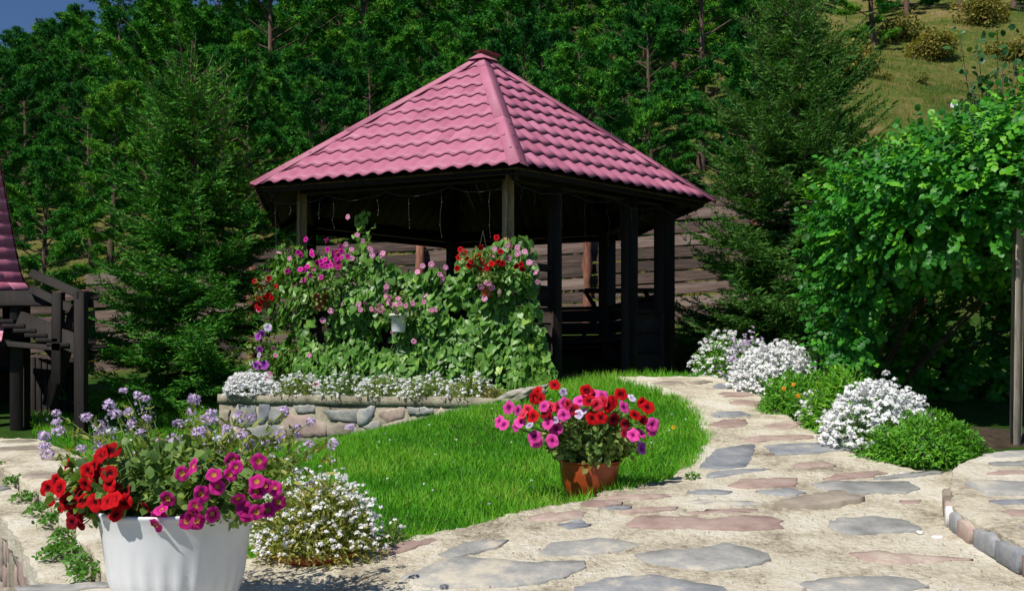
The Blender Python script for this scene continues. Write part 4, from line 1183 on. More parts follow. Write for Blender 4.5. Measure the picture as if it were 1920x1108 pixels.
hanging(747, 606, 33, 34, M['whitepot'], 'white hanging pot of light pink petunias in the middle of the vine',
        zl([(930, 455), (928, 475), (930, 500), (940, 530), (985, 545), (990, 512), (1030, 550), (1065, 538), (825, 537), (855, 567), (880, 562), (900, 550), (910, 562), (892, 575), (980, 582), (1120, 530), (1130, 497), (1160, 572), (1180, 570), (945, 510), (1000, 540), (870, 575), (800, 570), (960, 545), (915, 575)], 'rose', .036), (45, 28))
hanging(912, 545, 22, 24, M['redpot'], 'small terracotta hanging pot with lilac pink petunias near the corner post', zl([(1450, 437), (1465, 458), (1410, 455), (1440, 430), (1428, 512)], 'pale', .042), (18, 12))
hanging(905, 508, 24, 24, M['brownpot'], 'hanging pot of deep red petunias at the top right of the vine',
        zl([(1305, 265), (1325, 280), (1298, 305), (1340, 310), (1360, 325), (1385, 300), (1410, 255), (1400, 290), (1420, 355), (1415, 320), (1465, 335), (1440, 360), (1500, 330), (1520, 335), (1590, 350), (1615, 342), (1620, 365), (1290, 360), (1375, 345), (1490, 205), (1455, 345), (1510, 275), (1350, 345)], 'red', .04), (40, 18))
hanging(498, 565, 22, 26, M['brownpot'], 'hanging pot of red and pink petunias at the left corner of the gazebo',
        zl([(272, 430), (290, 460), (335, 410), (325, 435), (370, 450), (290, 500), (315, 510), (350, 510), (280, 530), (272, 555), (285, 565), (300, 525), (330, 495), (270, 500), (262, 425), (345, 500)], 'red', .038) + zl([(310, 435), (283, 570), (275, 490)], 'rose', .036), (18, 28))
# violet petunias standing by the left corner of the bed
vp = empty('violet_petunia', face_pt(490, 700, .3), 'tall violet and white petunia plant at the left corner of the bed', 'flower')
vb = face_pt(490, 700, .3)
for x, y, c, s in [(280, 705, 'violet', .05), (300, 690, 'violet', .045), (290, 770, 'violet', .04), (310, 850, 'violet', .06), (275, 850, 'violet', .055), (330, 660, 'lilac', .05), (285, 800, 'lilac', .035), (360, 765, 'rose', .03), (245, 835, 'lilac', .035), (370, 800, 'rose', .03), (325, 920, 'rose', .045), (335, 900, 'rose', .045)]:
    put_bloom(vp, vb, face_pt(*zp(4, x, y), .42 + .06 * rv.random()), tocam + rv.normal(size=3) * .4, s, c)
mb = MB(); small_leaves(mb, 420, (0, 0, .12), (.17, .17, .42), rv, (.03, .055)); mb.obj('leaves', M['petleaf'], vp, kind='stuff')
o1 = face_pt(593, 722, .5)
sp = empty('pink_petunia', o1, 'single light pink petunia among the white alyssum on the bed wall', 'flower')
put_bloom(sp, o1, o1, tocam, .05, 'rose'); mb = MB(); mb.tube([[0, .02, -.0], [0, .05, -.16]], .004, 5); mb.obj('stem', M['stem'], sp)

# ------------------------------------------------------------------ flower clumps
def clump(name, c, rad, label, cat, nl, nf, leafmat, flmat, seed, leafsz=(.02, .04), head=.012, tpl=LEAF_LONG, fl_bias=None, group=None, ntips=9, tintl=(.4, .2), shell=.5, fan=None):
    """a domed cushion: fine leaves inside, rounded flower heads over the skin"""
    r_ = np.random.default_rng(seed); c = np.asarray(c, float)
    e = empty(name, c, label, cat, group)
    mb = MB(); rad = np.asarray(rad)
    small_leaves(mb, nl, (0, 0, .0), rad * .95, r_, leafsz, tpl, .5, shell, True, tintl)
    mb.obj('leaves', leafmat, e, kind='stuff')
    mb = MB()
    for k in range(26):
        d = rdir(1, r_)[0]; d[2] = abs(d[2]) + .2; mb.tube([[0, 0, 0], list(d * rad * .5 + np.array([0, 0, .02])), list(d * rad * .95)], [.004, .003, .002], 4)
    mb.obj('stem', M['stem'], e, kind='stuff')
    if nf:
        d = rdir(nf * 3, r_); d[:, 2] = np.abs(d[:, 2])
        if fl_bias is not None: d = d[fl_bias(d, r_)]
        d = d[:nf]; nf = len(d)
        bump_ = np.array([fbm(*(q[:2] * 2.5), 1.0, seed, 2) for q in d])[:, None] * .1
        hp = d * rad * (1.0 + bump_ + .08 * r_.normal(size=(nf, 1)))
        k = ntips
        off_ = rdir(nf * k, r_); off_[:, 2] = np.abs(off_[:, 2])
        hs = np.repeat(r_.uniform(.7, 1.25, nf), k)
        up = np.repeat(unit(d + np.array([0, 0, .6])), k, 0)
        pos = np.repeat(hp, k, 0) + (off_ * .75 + up * .3) * head * hs[:, None]
        nr = unit(off_ + up * .5)
        mb = MB(); mb.scatter(*FLORET, pos, frames(unit(r_.normal(size=pos.shape)), nr), head * .62 * hs, np.clip(.55 + .25 * r_.normal(size=len(pos)), 0, 1))
        mb.obj('blossoms', flmat, e, kind='stuff')
    return e
front = lambda d, r_: (d[:, 1] < .45)
# along the path, from the gazebo to the step
def gp(px, py, d=None):
    p = on_plane(px, py); return np.array([p[0], p[1], float(ground_z(p[0], p[1])) + .03])
clump('white_phlox', gp(1338, 704) + np.array([.15, .25, 0]), (.34, .4, .5), 'sparse white flower clump with tall stems at the far end of the path', 'flower', 1400, 230, M['fern'], M['white'], 31, (.03, .07), .026, fl_bias=lambda d, r_: (d[:, 0] < .7))
clump('lilac_flowers', gp(1392, 712) + np.array([.12, .2, 0]), (.28, .3, .5), 'pale lilac and white flower clump between two white clumps by the path', 'flower', 500, 220, M['fern'], M['lilac'], 32, (.03, .06), .022)
clump('white_phlox', gp(1447, 738) + np.array([.12, .3, 0]), (.42, .42, .47), 'large dense white flower cushion beside the curve of the path', 'flower', 500, 1000, M['fern'], M['white'], 33, (.03, .06), .03)
clump('marigold_bush', gp(1502, 778) + np.array([.05, .22, -.02]), (.34, .34, .4), 'round green marigold bush with a few orange flowers by the path', 'shrub', 5200, 0, M['fern'], None, 34, (.03, .06), tpl=LEAF_LONG, shell=.3)
clump('marigold_bush', gp(1585, 812) + np.array([.05, .2, -.02]), (.3, .34, .5), 'green ferny bush with no flowers between white clumps by the path', 'shrub', 5200, 0, M['fern'], None, 35, (.03, .06), shell=.3)
clump('white_phlox', gp(1522, 796) + np.array([.03, .05, 0]), (.11, .11, .26), 'narrow white flower sprig between the two round green bushes', 'flower', 100, 70, M['fern'], M['white'], 36, (.03, .05), .022)
clump('white_phlox', gp(1655, 845) + np.array([.02, .16, 0]), (.36, .33, .42), 'white flower clump with scattered heads next to the last green bush', 'flower', 700, 820, M['fern'], M['white'], 37, (.03, .05), .025)
mar = clump('marigold_bush', gp(1758, 872) + np.array([.0, .22, -.02]), (.4, .33, .33), 'wide low feathery green bush nearest to the step', 'shrub', 7000, 0, M['fern'], None, 38, (.025, .05), shell=.3)
def marigold(px, py, d, label):
    p = P(px, py, d); e = empty('marigold_flower', p, label, 'flower')
    mb = MB(); k = 26; nr = unit(np.array([-.2, -.8, .6]) + rv.normal(size=(k, 3)) * .7)
    mb.scatter(*FLORET, nr * .012, frames(rdir(k, rv), nr), rv.uniform(.01, .016, k), rv.random(k)); mb.obj('petals', M['orangepetal'], e)
    mb = MB(); mb.tube([[0, .0, 0], [.005, .04, -.03], [.01, .09, -.08]], .003, 5); mb.obj('stem', M['stem'], e)
marigold(1470, 729, 7.72, 'orange marigold head high on the round green bush'); marigold(1497, 743, 7.45, 'orange marigold head low on the round green bush')
marigold(1488, 722, 7.75, 'smaller orange marigold head at the top of the round green bush')
# on the bed behind the stone wall
def bedp(px, py, inn=.2):
    t, z = wall_pt(px, py); p = WA + wdir * t - wn2 * inn; return np.array([p[0], p[1], WTOP - .02])
clump('white_alyssum', bedp(457, 738, .12), (.28, .2, .23), 'dense snow white alyssum cushion at the left corner of the stone wall', 'flower', 400, 700, M['fern'], M['white'], 41, (.02, .04), .024)
names = ['second alyssum patch from the left on the stone wall, greenish white', 'lilac tinged alyssum patch left of middle on the stone wall', 'white alyssum patch below the white hanging pot on the stone wall',
         'white alyssum patch at the middle right of the stone wall', 'thin yellowing alyssum patch near the right end of the stone wall']
for i, (px_, wd, fm, nf) in enumerate([(545, .28, 'white', 170), (630, .3, 'white', 160), (705, .28, 'white', 190), (790, .3, 'white', 200), (870, .26, 'white', 120)]):
    clump('white_alyssum', bedp(px_, 740, .16), (wd, .2, .23), names[i], 'flower', 1300, nf, M['alyleaf' if i != 1 else 'petleaf'], M[fm], 42 + i, (.02, .04), .017, tintl=(.35, .2))
clump('yellow_leaf_plant', bedp(918, 744, .1), (.14, .1, .12), 'small yellow leaved plant beside the pale rock', 'plant', 500, 0, M['dryshrub'], None, 48, (.02, .035), tintl=(.6, .2))
# low vine leaves that spill to the lawn at the right end
# pale rock
rp_ = bedp(968, 742, .1) + np.array([0, 0, .05])
bm_v = rdir(260, np.random.default_rng(3)); 
import bmesh
bm = bmesh.new(); bmesh.ops.create_icosphere(bm, subdivisions=4, radius=1)
for v in bm.verts:
    q = v.co.copy(); nz = noise.noise(q * 1.7 + Vector((3, 1, 2))) * .5 + noise.noise(q * 4.1) * .22 + noise.noise(q * 9) * .08
    v.co = q * (1 + nz); v.co = Vector((v.co.x * .2 + max(0, v.co.z) * .07, v.co.y * .1, v.co.z * .085 + v.co.x * .035))
me = bpy.data.meshes.new('rock'); bm.to_mesh(me); bm.free(); me.materials.append(rough_mat('pale_pitted_rock', [(.2, .19, .13), (.42, .39, .32), (.6, .56, .5)], 16, .9, .9, .02))
for p in me.polygons: p.use_smooth = True
rk = link('rock', me, None, rp_); props(rk, 'pale pitted rock at the right end of the stone wall', 'rock')

# ------------------------------------------------------------------ big white pot in the foreground
rp4 = np.random.default_rng(77)
wp0 = np.array([(333 - 960) / F * 3.49, 3.49, SLOPE * 3.49 + .012])
wpot = empty('white_flower_pot', wp0, 'large white plastic pot of red and magenta petunias with lilac stalks in the foreground', 'flower pot')
rimz = CZ - (947 - HOR) / F * 3.49 - wp0[2]; Rw = .283
def fl_(z): return np.where((z > .03) & (z < rimz * .72), .0045, .0) * np.sin(np.clip((z - .03) / (rimz * .69), 0, 1) * np.pi)
fl_.n = 26
s_ = rimz
prof_w = [(.0, .004), (.13, .0), (.145, .01), (.155, .03)] + [(np.interp(t, [0, .2, .45, .7, .88, 1], [.16, .205, .238, .255, .268, .283]), .03 + (s_ - .045) * t) for t in np.linspace(.03, 1, 24)] + [(Rw + .004, s_ - .008), (Rw + .003, s_), (Rw - .008, s_ + .001), (Rw - .014, s_ - .02), (Rw - .03, s_ - .12)]
mb = MB(); mb.lathe(prof_w, 104, flute=fl_); mb.obj('pot', M['whitepot'], wpot, smooth=True)
mb = MB(); mb.lathe([(.0, s_ - .05), (Rw - .02, s_ - .06)], 40); mb.obj('soil', M['soil'], wpot)
wreds = [(480, 480), (505, 468), (425, 540), (400, 560), (300, 540), (495, 575), (495, 622), (250, 605), (215, 640), (230, 690), (280, 715), (385, 625), (375, 697), (430, 705), (490, 700), (565, 702), (525, 760), (440, 510), (270, 640), (305, 700), (520, 690), (460, 490), (415, 580)]
wcrim = [(345, 660), (325, 795), (360, 800), (570, 660), (340, 770), (525, 650), (455, 585), (650, 735)]
wmag = [(1055, 515), (875, 540), (970, 580), (1045, 580), (1070, 545), (985, 635), (915, 668), (825, 575), (760, 690), (730, 735), (720, 770), (705, 810), (885, 725), (890, 790), (845, 790), (965, 760), (1165, 655), (1245, 640), (1165, 610), (1205, 630), (1080, 690), (1110, 735), (1165, 750), (1265, 705), (1215, 740), (1175, 520), (1120, 760), (870, 760)]
def dome_d(px, py, cx, cy, rx, ry, d0, dr):
    q = 1 - ((px - cx) / rx) ** 2 - ((py - cy) / ry) ** 2
    return d0 - dr * math.sqrt(max(q, 0.0))
def pot_blooms(parent, o0, pts, zk, col, size, cx, cy, rx, ry, d0, dr, rng, mixc=None):
    out = []
    for x, y in pts:
        px_, py_ = zp(zk, x, y); d = dome_d(px_, py_, cx, cy, rx, ry, d0, dr) + rng.normal() * .02
        p = P(px_, py_, d)
        nr = np.array([(px_ - cx) / rx * .7, -1.0, (cy - py_) / ry * .5 + .25]) + rng.normal(size=3) * .32
        c = col if mixc is None or rng.random() > .3 else mixc
        put_bloom(parent, o0, p, nr, size * rng.uniform(.85, 1.12), c, False, rng); out.append(p)
    return out
b1 = pot_blooms(wpot, wp0, wreds, 1, 'red', .032, 320, 930, 235, 130, 3.47, .3, rp4)
b1 += pot_blooms(wpot, wp0, wcrim, 1, 'crimson', .03, 320, 930, 235, 130, 3.47, .28, rp4)
b1 += pot_blooms(wpot, wp0, wmag, 1, 'magenta', .0295, 320, 930, 235, 130, 3.47, .3, rp4)
mb = MB(); c = np.array([0, 0, s_])
for p in b1:   # stems to every bloom
    q = p - wp0; m_ = np.array([q[0] * .7, q[1] * .7, max(q[2], s_) + .025]); mb.tube([[q[0] * .25, q[1] * .25, s_ - .06], m_, q + np.array([0, .03, -.01])], [.003, .0025, .002], 4)
mb.obj('stem', M['stem'], wpot, kind='stuff')
mb = MB()
small_leaves(mb, 1500, (-.02, -.02, s_ + .08), (.34, .26, .14), rp4, (.03, .055), shell=.6)
small_leaves(mb, 300, (-.28, -.08, s_ + .05), (.12, .12, .1), rp4, (.03, .055), shell=.7)
small_leaves(mb, 260, (.22, -.12, s_ + .03), (.11, .11, .07), rp4, (.03, .05), shell=.7)
mb.obj('leaves', M['petleaf'], wpot, kind='stuff')
# lilac stalks
heads = [(560, 200), (625, 220), (662, 235), (495, 265), (525, 305), (580, 292), (392, 320), (255, 300), (255, 340), (265, 380), (200, 405), (205, 450), (215, 490), (450, 360), (450, 395), (455, 435), (600, 345), (665, 325), (640, 390), (880, 240), (868, 295), (960, 300), (935, 330), (970, 335), (810, 350), (930, 375), (905, 390), (1030, 370), (1085, 315), (1140, 320), (1105, 400), (1130, 445), (1290, 290), (1410, 340), (1345, 370), (1345, 400), (1270, 400), (1400, 440), (1510, 440), (1585, 365), (630, 485), (670, 490), (450, 460), (370, 460), (780, 410), (1410, 625), (590, 575), (790, 430), (840, 420), (725, 430), (1000, 470), (1210, 440)]
whs = [(505, 380), (870, 385), (1060, 390), (985, 415), (1235, 495), (1155, 500), (345, 535), (1300, 520), (1350, 560), (735, 480), (1180, 560), (1260, 600)]
def head_mesh(mat, seed):
    r_ = np.random.default_rng(seed); k = 40; d = rdir(k, r_); d[:, 2] = d[:, 2] * .8 + .15; d = unit(d)
    mb = MB(); mb.scatter(*FLORET, d * np.array([1, 1, .8]), frames(rdir(k, r_), d), r_.uniform(.38, .55, k), np.clip(.5 + .3 * r_.normal(size=k), 0, 1))
    return mb.me('flower_head', mat)
HM = [head_mesh(M['lilac'], s) for s in range(3)]; HW = [head_mesh(M['white'], 5)]
mbst, mblf, mbspr = MB(), MB(), MB()
for col, lst in (('l', heads), ('w', whs)):
    for x, y in lst:
        px_, py_ = zp(1, x, y); d = 3.58 + rp4.uniform(-.12, .3); p = P(px_, py_, d) - wp0
        ms = HM if col == 'l' else HW
        o = link('flower_head', ms[int(rp4.integers(len(ms)))], wpot, p, (rp4.normal() * .3, rp4.normal() * .3, rp4.uniform(0, 6)))
        s2 = rp4.uniform(.014, .024) * (1 if col == 'l' else .75); o.scale = (s2, s2, s2 * rp4.uniform(.8, 1.1))
        b = np.array([p[0] * .35 + rp4.normal() * .03, .06 + rp4.normal() * .05, s_ - .04])
        m1 = b * .45 + p * .55 + np.array([-.12 * (p[0] - b[0]) * 1.0, 0, .04]); cv = np.array([(1 - t) ** 2 * b + 2 * t * (1 - t) * m1 + t * t * p for t in np.linspace(0, 1, 8)])
        mbst.tube(cv, np.linspace(.0028, .0016, 8), 4)
        k = 16; t = rp4.uniform(.15, .9, k); q = np.array([(1 - a) ** 2 * b + 2 * a * (1 - a) * m1 + a * a * p for a in t])
        dr = unit(rp4.normal(size=(k, 3)) + np.array([0, 0, .4])); mblf.scatter(*LEAF_LONG, q, frames(dr, rdir(k, rp4)), rp4.uniform(.025, .06, k), rp4.uniform(.1, .6, k))
        if rp4.random() < .65:      # spent florets below the head
            k = 12; q = p + np.c_[rp4.normal(size=(k, 2)) * .016, -rp4.uniform(.02, .08, k)]
            mbspr.scatter(*FLORET, q, frames(rdir(k, rp4), rdir(k, rp4)), rp4.uniform(.005, .009, k), rp4.random(k))
mbst.obj('flower_stalk', M['stem'], wpot, kind='stuff')
small_leaves(mblf, 900, (.14, .12, s_ + .1), (.42, .2, .2), rp4, (.03, .06), LEAF_LONG, shell=.9)
mblf.obj('stalk_leaves', M['alyleaf'], wpot, kind='stuff'); mbspr.obj('spent_florets', M['lilac'], wpot, kind='stuff')

# alyssum in a terracotta bowl at the edge of the paving
ab0 = np.array([(592 - 960) / F * 4.45, 4.45, SLOPE * 4.45 - .02])
ab = clump('alyssum_bowl', ab0 + np.array([0, 0, .04]), (.31, .24, .33), 'cream white alyssum spilling over a terracotta bowl beside the white pot', 'flower pot', 4600, 620, M['alyleaf'], M['white'], 61, (.02, .045), .0135, tintl=(.5, .22))
mb = MB(); mb.lathe([(.0, -.075), (.15, -.075), (.2, -.03), (.215, .0), (.205, .0), (.18, -.04)], 36); mb.obj('bowl', M['redpot'], ab, smooth=True)
mb = MB(); small_leaves(mb, 900, (.03, -.1, .0), (.3, .15, .08), rp4, (.02, .04), LEAF_LONG, tint=(.75, .2)); mb.obj('dry_leaves', M['alyleaf'], ab, kind='stuff')
clump('alyssum_sprig', np.array([(735 - 960) / F * 4.62, 4.62, .58]), (.08, .08, .14), 'small sprig of white alyssum at the corner of lawn and paving', 'flower', 120, 14, M['alyleaf'], M['white'], 62, (.02, .035), .011)

# ------------------------------------------------------------------ terracotta pot on the lawn
op0 = np.array([(1105 - 960) / F * 5.78, 5.78, 0]); op0[2] = .655
opot = empty('terracotta_flower_pot', op0, 'terracotta coloured pot of red and pink petunias standing on the lawn edge', 'flower pot')
hz_ = CZ - (862 - HOR) / F * 5.78 - op0[2]; Ro = .19
mb = MB(); mb.lathe([(0, 0), (.1, 0), (.115, .008)] + [(np.interp(t, [0, .15, .4, .7, 1], [.118, .142, .166, .18, .187]), .01 + (hz_ - .02) * t) for t in np.linspace(.05, 1, 14)] + [(Ro + .004, hz_ - .008), (Ro + .003, hz_), (Ro - .006, hz_), (Ro - .012, hz_ - .02), (Ro - .02, hz_ - .1)], 56); mb.obj('pot', M['redpot'], opot, smooth=True)
mb = MB(); mb.lathe([(0, hz_ - .03), (Ro - .012, hz_ - .035)], 30); mb.obj('soil', M['soil'], opot)
oc = dict(cx=1090, cy=800, rx=165, ry=85, d0=5.78, dr=.34, rng=rp4)
b2 = pot_blooms(opot, op0, [(575, 170), (440, 220), (460, 270), (840, 290), (1025, 295), (1085, 240), (1250, 310), (405, 410), (865, 425), (935, 420), (1195, 400), (820, 215), (420, 270), (1290, 340), (990, 330)], 8, 'red', .04, **oc)
b2 += pot_blooms(opot, op0, [(820, 225), (935, 300), (540, 340), (370, 360), (1110, 535), (600, 345), (680, 320), (900, 320), (330, 400)], 8, 'coral', .036, **oc)
b2 += pot_blooms(opot, op0, [(1030, 435), (520, 410), (720, 360), (1115, 470), (1260, 440), (500, 380)], 8, 'crimson', .038, **oc)
b2 += pot_blooms(opot, op0, [(220, 345), (290, 365), (145, 450), (180, 475), (275, 490), (310, 450), (430, 605), (555, 600), (585, 505), (645, 400), (490, 335), (770, 290), (870, 245), (940, 255), (1110, 340), (1330, 475), (1320, 520), (1180, 555), (1245, 545), (520, 465), (650, 310), (420, 570)], 8, 'pink', .039, **oc)
b2 += pot_blooms(opot, op0, [(1245, 655)], 8, 'violet', .04, **oc)
b2 += pot_blooms(opot, op0, [(640, 225), (1170, 270), (760, 395), (580, 440), (380, 480), (800, 370)], 8, 'lilac', .026, **oc)
mb = MB()
for p in b2:
    q = p - op0; mb.tube([[q[0] * .2, q[1] * .2, hz_ - .03], q * .5 + np.array([0, 0, .16]), q + np.array([0, .03, -.015])], [.0035, .003, .0022], 4)
mb.obj('stem', M['stem'], opot, kind='stuff')
mb = MB(); small_leaves(mb, 1900, (0, -.01, hz_ + .16), (.31, .28, .17), rp4, (.03, .055), shell=.7, tint=(.45, .25)); small_leaves(mb, 350, (.0, -.0, hz_ + .07), (.25, .2, .06), rp4, (.03, .06), tint=(.6, .3)); mb.obj('leaves', M['petleaf'], opot, kind='stuff')
mb = MB(); k = 9; q = np.array([[rp4.uniform(-.1, .1), -Ro + .0, hz_ + rp4.uniform(-.03, .015)] for _ in range(k)])
mb.scatter(*LEAF_OVAL, q, frames(unit(np.array([0, -.2, -1.]) + rp4.normal(size=(k, 3)) * .6), unit(np.array([0, -1., .3]) + rp4.normal(size=(k, 3)) * .3)), rp4.uniform(.035, .055, k), rp4.uniform(.3, 1, k)); mb.obj('withered_leaves', M['dryshrub'], opot)

# ------------------------------------------------------------------ lawn and other grass
rg = np.random.default_rng(101)
def blades(n, x0, x1, y0, y1, ok, h, w, mat, name, label, tint=(.45, .2), cat='grass', lift=-.005, lean=.45):
    x = rg.uniform(x0, x1, n); y = rg.uniform(y0, y1, n); k = ok(x, y); x, y = x[k], y[k]
    n = len(x); z = np.concatenate([ground_z(x[i:i + 20000], y[i:i + 20000]) for i in range(0, n, 20000)]) + lift
    patch = np.sin(x * 3.1 + 1.7 * np.sin(y * 2.3)) * .5 + np.sin(y * 4.7 + x * 1.9) * .3 + np.sin(x * 9.1 + y * 7.7) * .25
    tip = unit(np.c_[rg.normal(size=(n, 2)) * lean, np.ones(n)])
    hh = rg.uniform(*h, n) * (1 + .25 * patch); ww = rg.uniform(*w, n)
    a = rg.uniform(0, 2 * np.pi, n); side = np.c_[np.cos(a), np.sin(a), np.zeros(n)]
    mb = MB(); mb.scatter(*BLADE, np.c_[x, y, z], frames(tip, side), np.c_[ww, hh, hh], np.clip(tint[0] + tint[1] * rg.normal(size=n) + .3 * patch, 0, 1))
    o = mb.obj(name, mat); return props(o, label, cat, kind='stuff')
bedpoly = np.array([WA, WB, [.25, 10.2], [-.3, 10.6], [-2.4, 12.2], WBK])
def lawn_ok(x, y):
    k = ~inside(pave_ol, x, y) & ~inside(walk_ol, x, y) & ~inside(bedpoly, x, y)
    k &= ~((x - GC[0]) ** 2 + (y - GC[1]) ** 2 < 2.55 ** 2)
    px = 960 + F * x / y
    k &= (px > 60) & (px < 1345) & ~((px > 1180) & (y > 10.9))
    return k
blades(120000, -4.8, 1.9, 4.2, 9.6, lawn_ok, (.045, .085), (.0045, .008), M['grass'], 'lawn_grass', 'mown green lawn between stone wall and paved path', (.42, .2))
blades(16000, -6.2, -2.9, 9.4, 13.2, lawn_ok, (.05, .09), (.006, .01), M['grass'], 'lawn_grass', 'green lawn strip below the left spruce tree', (.45, .2))
blades(9000, .0, 2.2, 9.2, 10.9, lawn_ok, (.07, .17), (.006, .01), M['grass'], 'lawn_grass', 'longer uncut grass at the gazebo entrance', (.5, .2), lean=.35)
blades(5000, 1.9, 3.6, 8.5, 11.5, lambda x, y: ~inside(pave_ol, x, y) & (960 + F * x / y < 1500), (.05, .15), (.006, .01), M['grass'], 'verge_grass', 'grass verge behind the white flowers along the path', (.5, .2))
# ragged fringe of longer blades over the paving edge, and clover heads
lawn_edge = np.array([on_plane(*p)[:2] for p in [(650, 1030), (720, 1018), (800, 1000), (900, 975), (1000, 950), (1085, 937), (1150, 915), (1200, 907), (1262, 893), (1277, 878), (1292, 864), (1318, 840), (1321, 815), (1312, 790), (1300, 770), (1282, 752), (1250, 738), (1215, 727)]])
sl_ = np.r_[0, np.cumsum(np.linalg.norm(np.diff(lawn_edge, axis=0), axis=1))]
n_ = 5200; t_ = rg.uniform(0, sl_[-1], n_); clus = np.sin(t_ * 7.3) + np.sin(t_ * 17.1 + 1) + rg.normal(size=n_) * .6; t_ = t_[clus > -.2]; n_ = len(t_)
ex, ey = np.interp(t_, sl_, lawn_edge[:, 0]) + rg.normal(size=n_) * .022, np.interp(t_, sl_, lawn_edge[:, 1]) + rg.normal(size=n_) * .022
hh_ = rg.uniform(.05, .12, n_); a_ = rg.uniform(0, 6.28, n_)
mb = MB(); mb.scatter(*BLADE, np.c_[ex, ey, SLOPE * ey - .045], frames(unit(np.c_[rg.normal(size=(n_, 2)) * .55, np.ones(n_)]), np.c_[np.cos(a_), np.sin(a_), 0 * a_]), np.c_[rg.uniform(.005, .008, n_), hh_, hh_], np.clip(.5 + .25 * rg.normal(size=n_), 0, 1))
props(mb.obj('edge_grass', M['grass']), 'ragged longer grass fringe along the paving edge', 'grass', kind='stuff')
cx_, cy_ = rg.uniform(-1.2, 1.5, 45), rg.uniform(5, 9, 45); k_ = lawn_ok(cx_, cy_); cx_, cy_ = cx_[k_], cy_[k_]; n_ = len(cx_)
cz_ = ground_z(cx_, cy_) + rg.uniform(.05, .08, n_); idx_ = np.repeat(np.arange(n_), 8); nr_ = rdir(n_ * 8, rg); nr_[:, 2] = np.abs(nr_[:, 2])
mb = MB(); mb.scatter(*FLORET, np.c_[cx_, cy_, cz_][idx_] + nr_ * .007, frames(rdir(n_ * 8, rg), nr_), .006, .5)
props(mb.obj('clover_flowers', M['white']), 'tiny white clover heads scattered through the lawn', 'clover', kind='stuff')
def hill_ok(x, y):
    u = x / y
    return (rg.random(len(x)) < np.clip(1.4 - y / 60, .15, 1)) & (u < .62) & (u > -.6) & ~((u < .28) & (rg.random(len(x)) < .45))
blades(120000, -14, 34, 17.6, 64, hill_ok, (.12, .34), (.012, .03), M['hillgrass'], 'hill_grass', 'dry yellow green grass covering the hillside', (.45, .25), lean=.6)
# clover heads and a dandelion in the lawn
dl = on_plane(1263, 826, -.07); 
dn = empty('dandelion', dl, 'single yellow dandelion in the lawn by the path', 'flower')
mb = MB(); k = 24; nr = unit(rg.normal(size=(k, 3)) * .6 + np.array([0, -.5, .8])); mb.scatter(*FLORET, nr * .012 + np.array([0, 0, .1]), frames(rdir(k, rg), nr), .014, rg.random(k)); mb.obj('petals', foliage('yellow_petals', [(.8, .5, .01), (.85, .6, .03)], .6, .1), dn)
mb = MB(); mb.tube([[0, 0, -.02], [0, 0, .1]], .003, 5); mb.obj('stem', M['stem'], dn)
# weeds in the joint between walkway and ledge
wl = [(2, 878), (22, 905), (45, 935), (70, 960), (95, 978), (118, 1008), (128, 1035), (150, 1058), (160, 1080), (98, 1040)]
wlab = ['weed tuft at the left picture edge in the joint of the walkway', 'second weed tuft from the far end of the walkway joint', 'low weed near the top of the walkway joint', 'weed rosette where the ledge widens', 'leafy weed in the middle of the walkway joint', 'bright green weed in the lower half of the walkway joint', 'weed tuft third from the near end of the joint', 'weed tuft second from the near end of the joint', 'weed tuft nearest to the white pot in the walkway joint', 'tiny weed growing on the ledge itself']
for (px_, py_), lb_ in zip(wl, wlab):
    p = on_plane(px_, py_, A_W - .05, B_W); e = empty('weed', p, lb_, 'weed', 'weeds in the walkway joint')
    mb = MB(); small_leaves(mb, 110, (0, 0, 0), (.06, .12, .05), rg, (.018, .035), LEAF_OVAL, .8, .6, True); mb.obj('leaves', M['weed'], e, kind='stuff')
e = empty('weed', on_plane(1297, 896, .0), 'tiny weed sprouting from the paving joint right of the terracotta pot', 'weed'); mb = MB(); small_leaves(mb, 40, (0, 0, 0), (.05, .04, .03), rg, (.02, .03), LEAF_OVAL, .8, .6, True); mb.obj('leaves', M['weed'], e, kind='stuff')

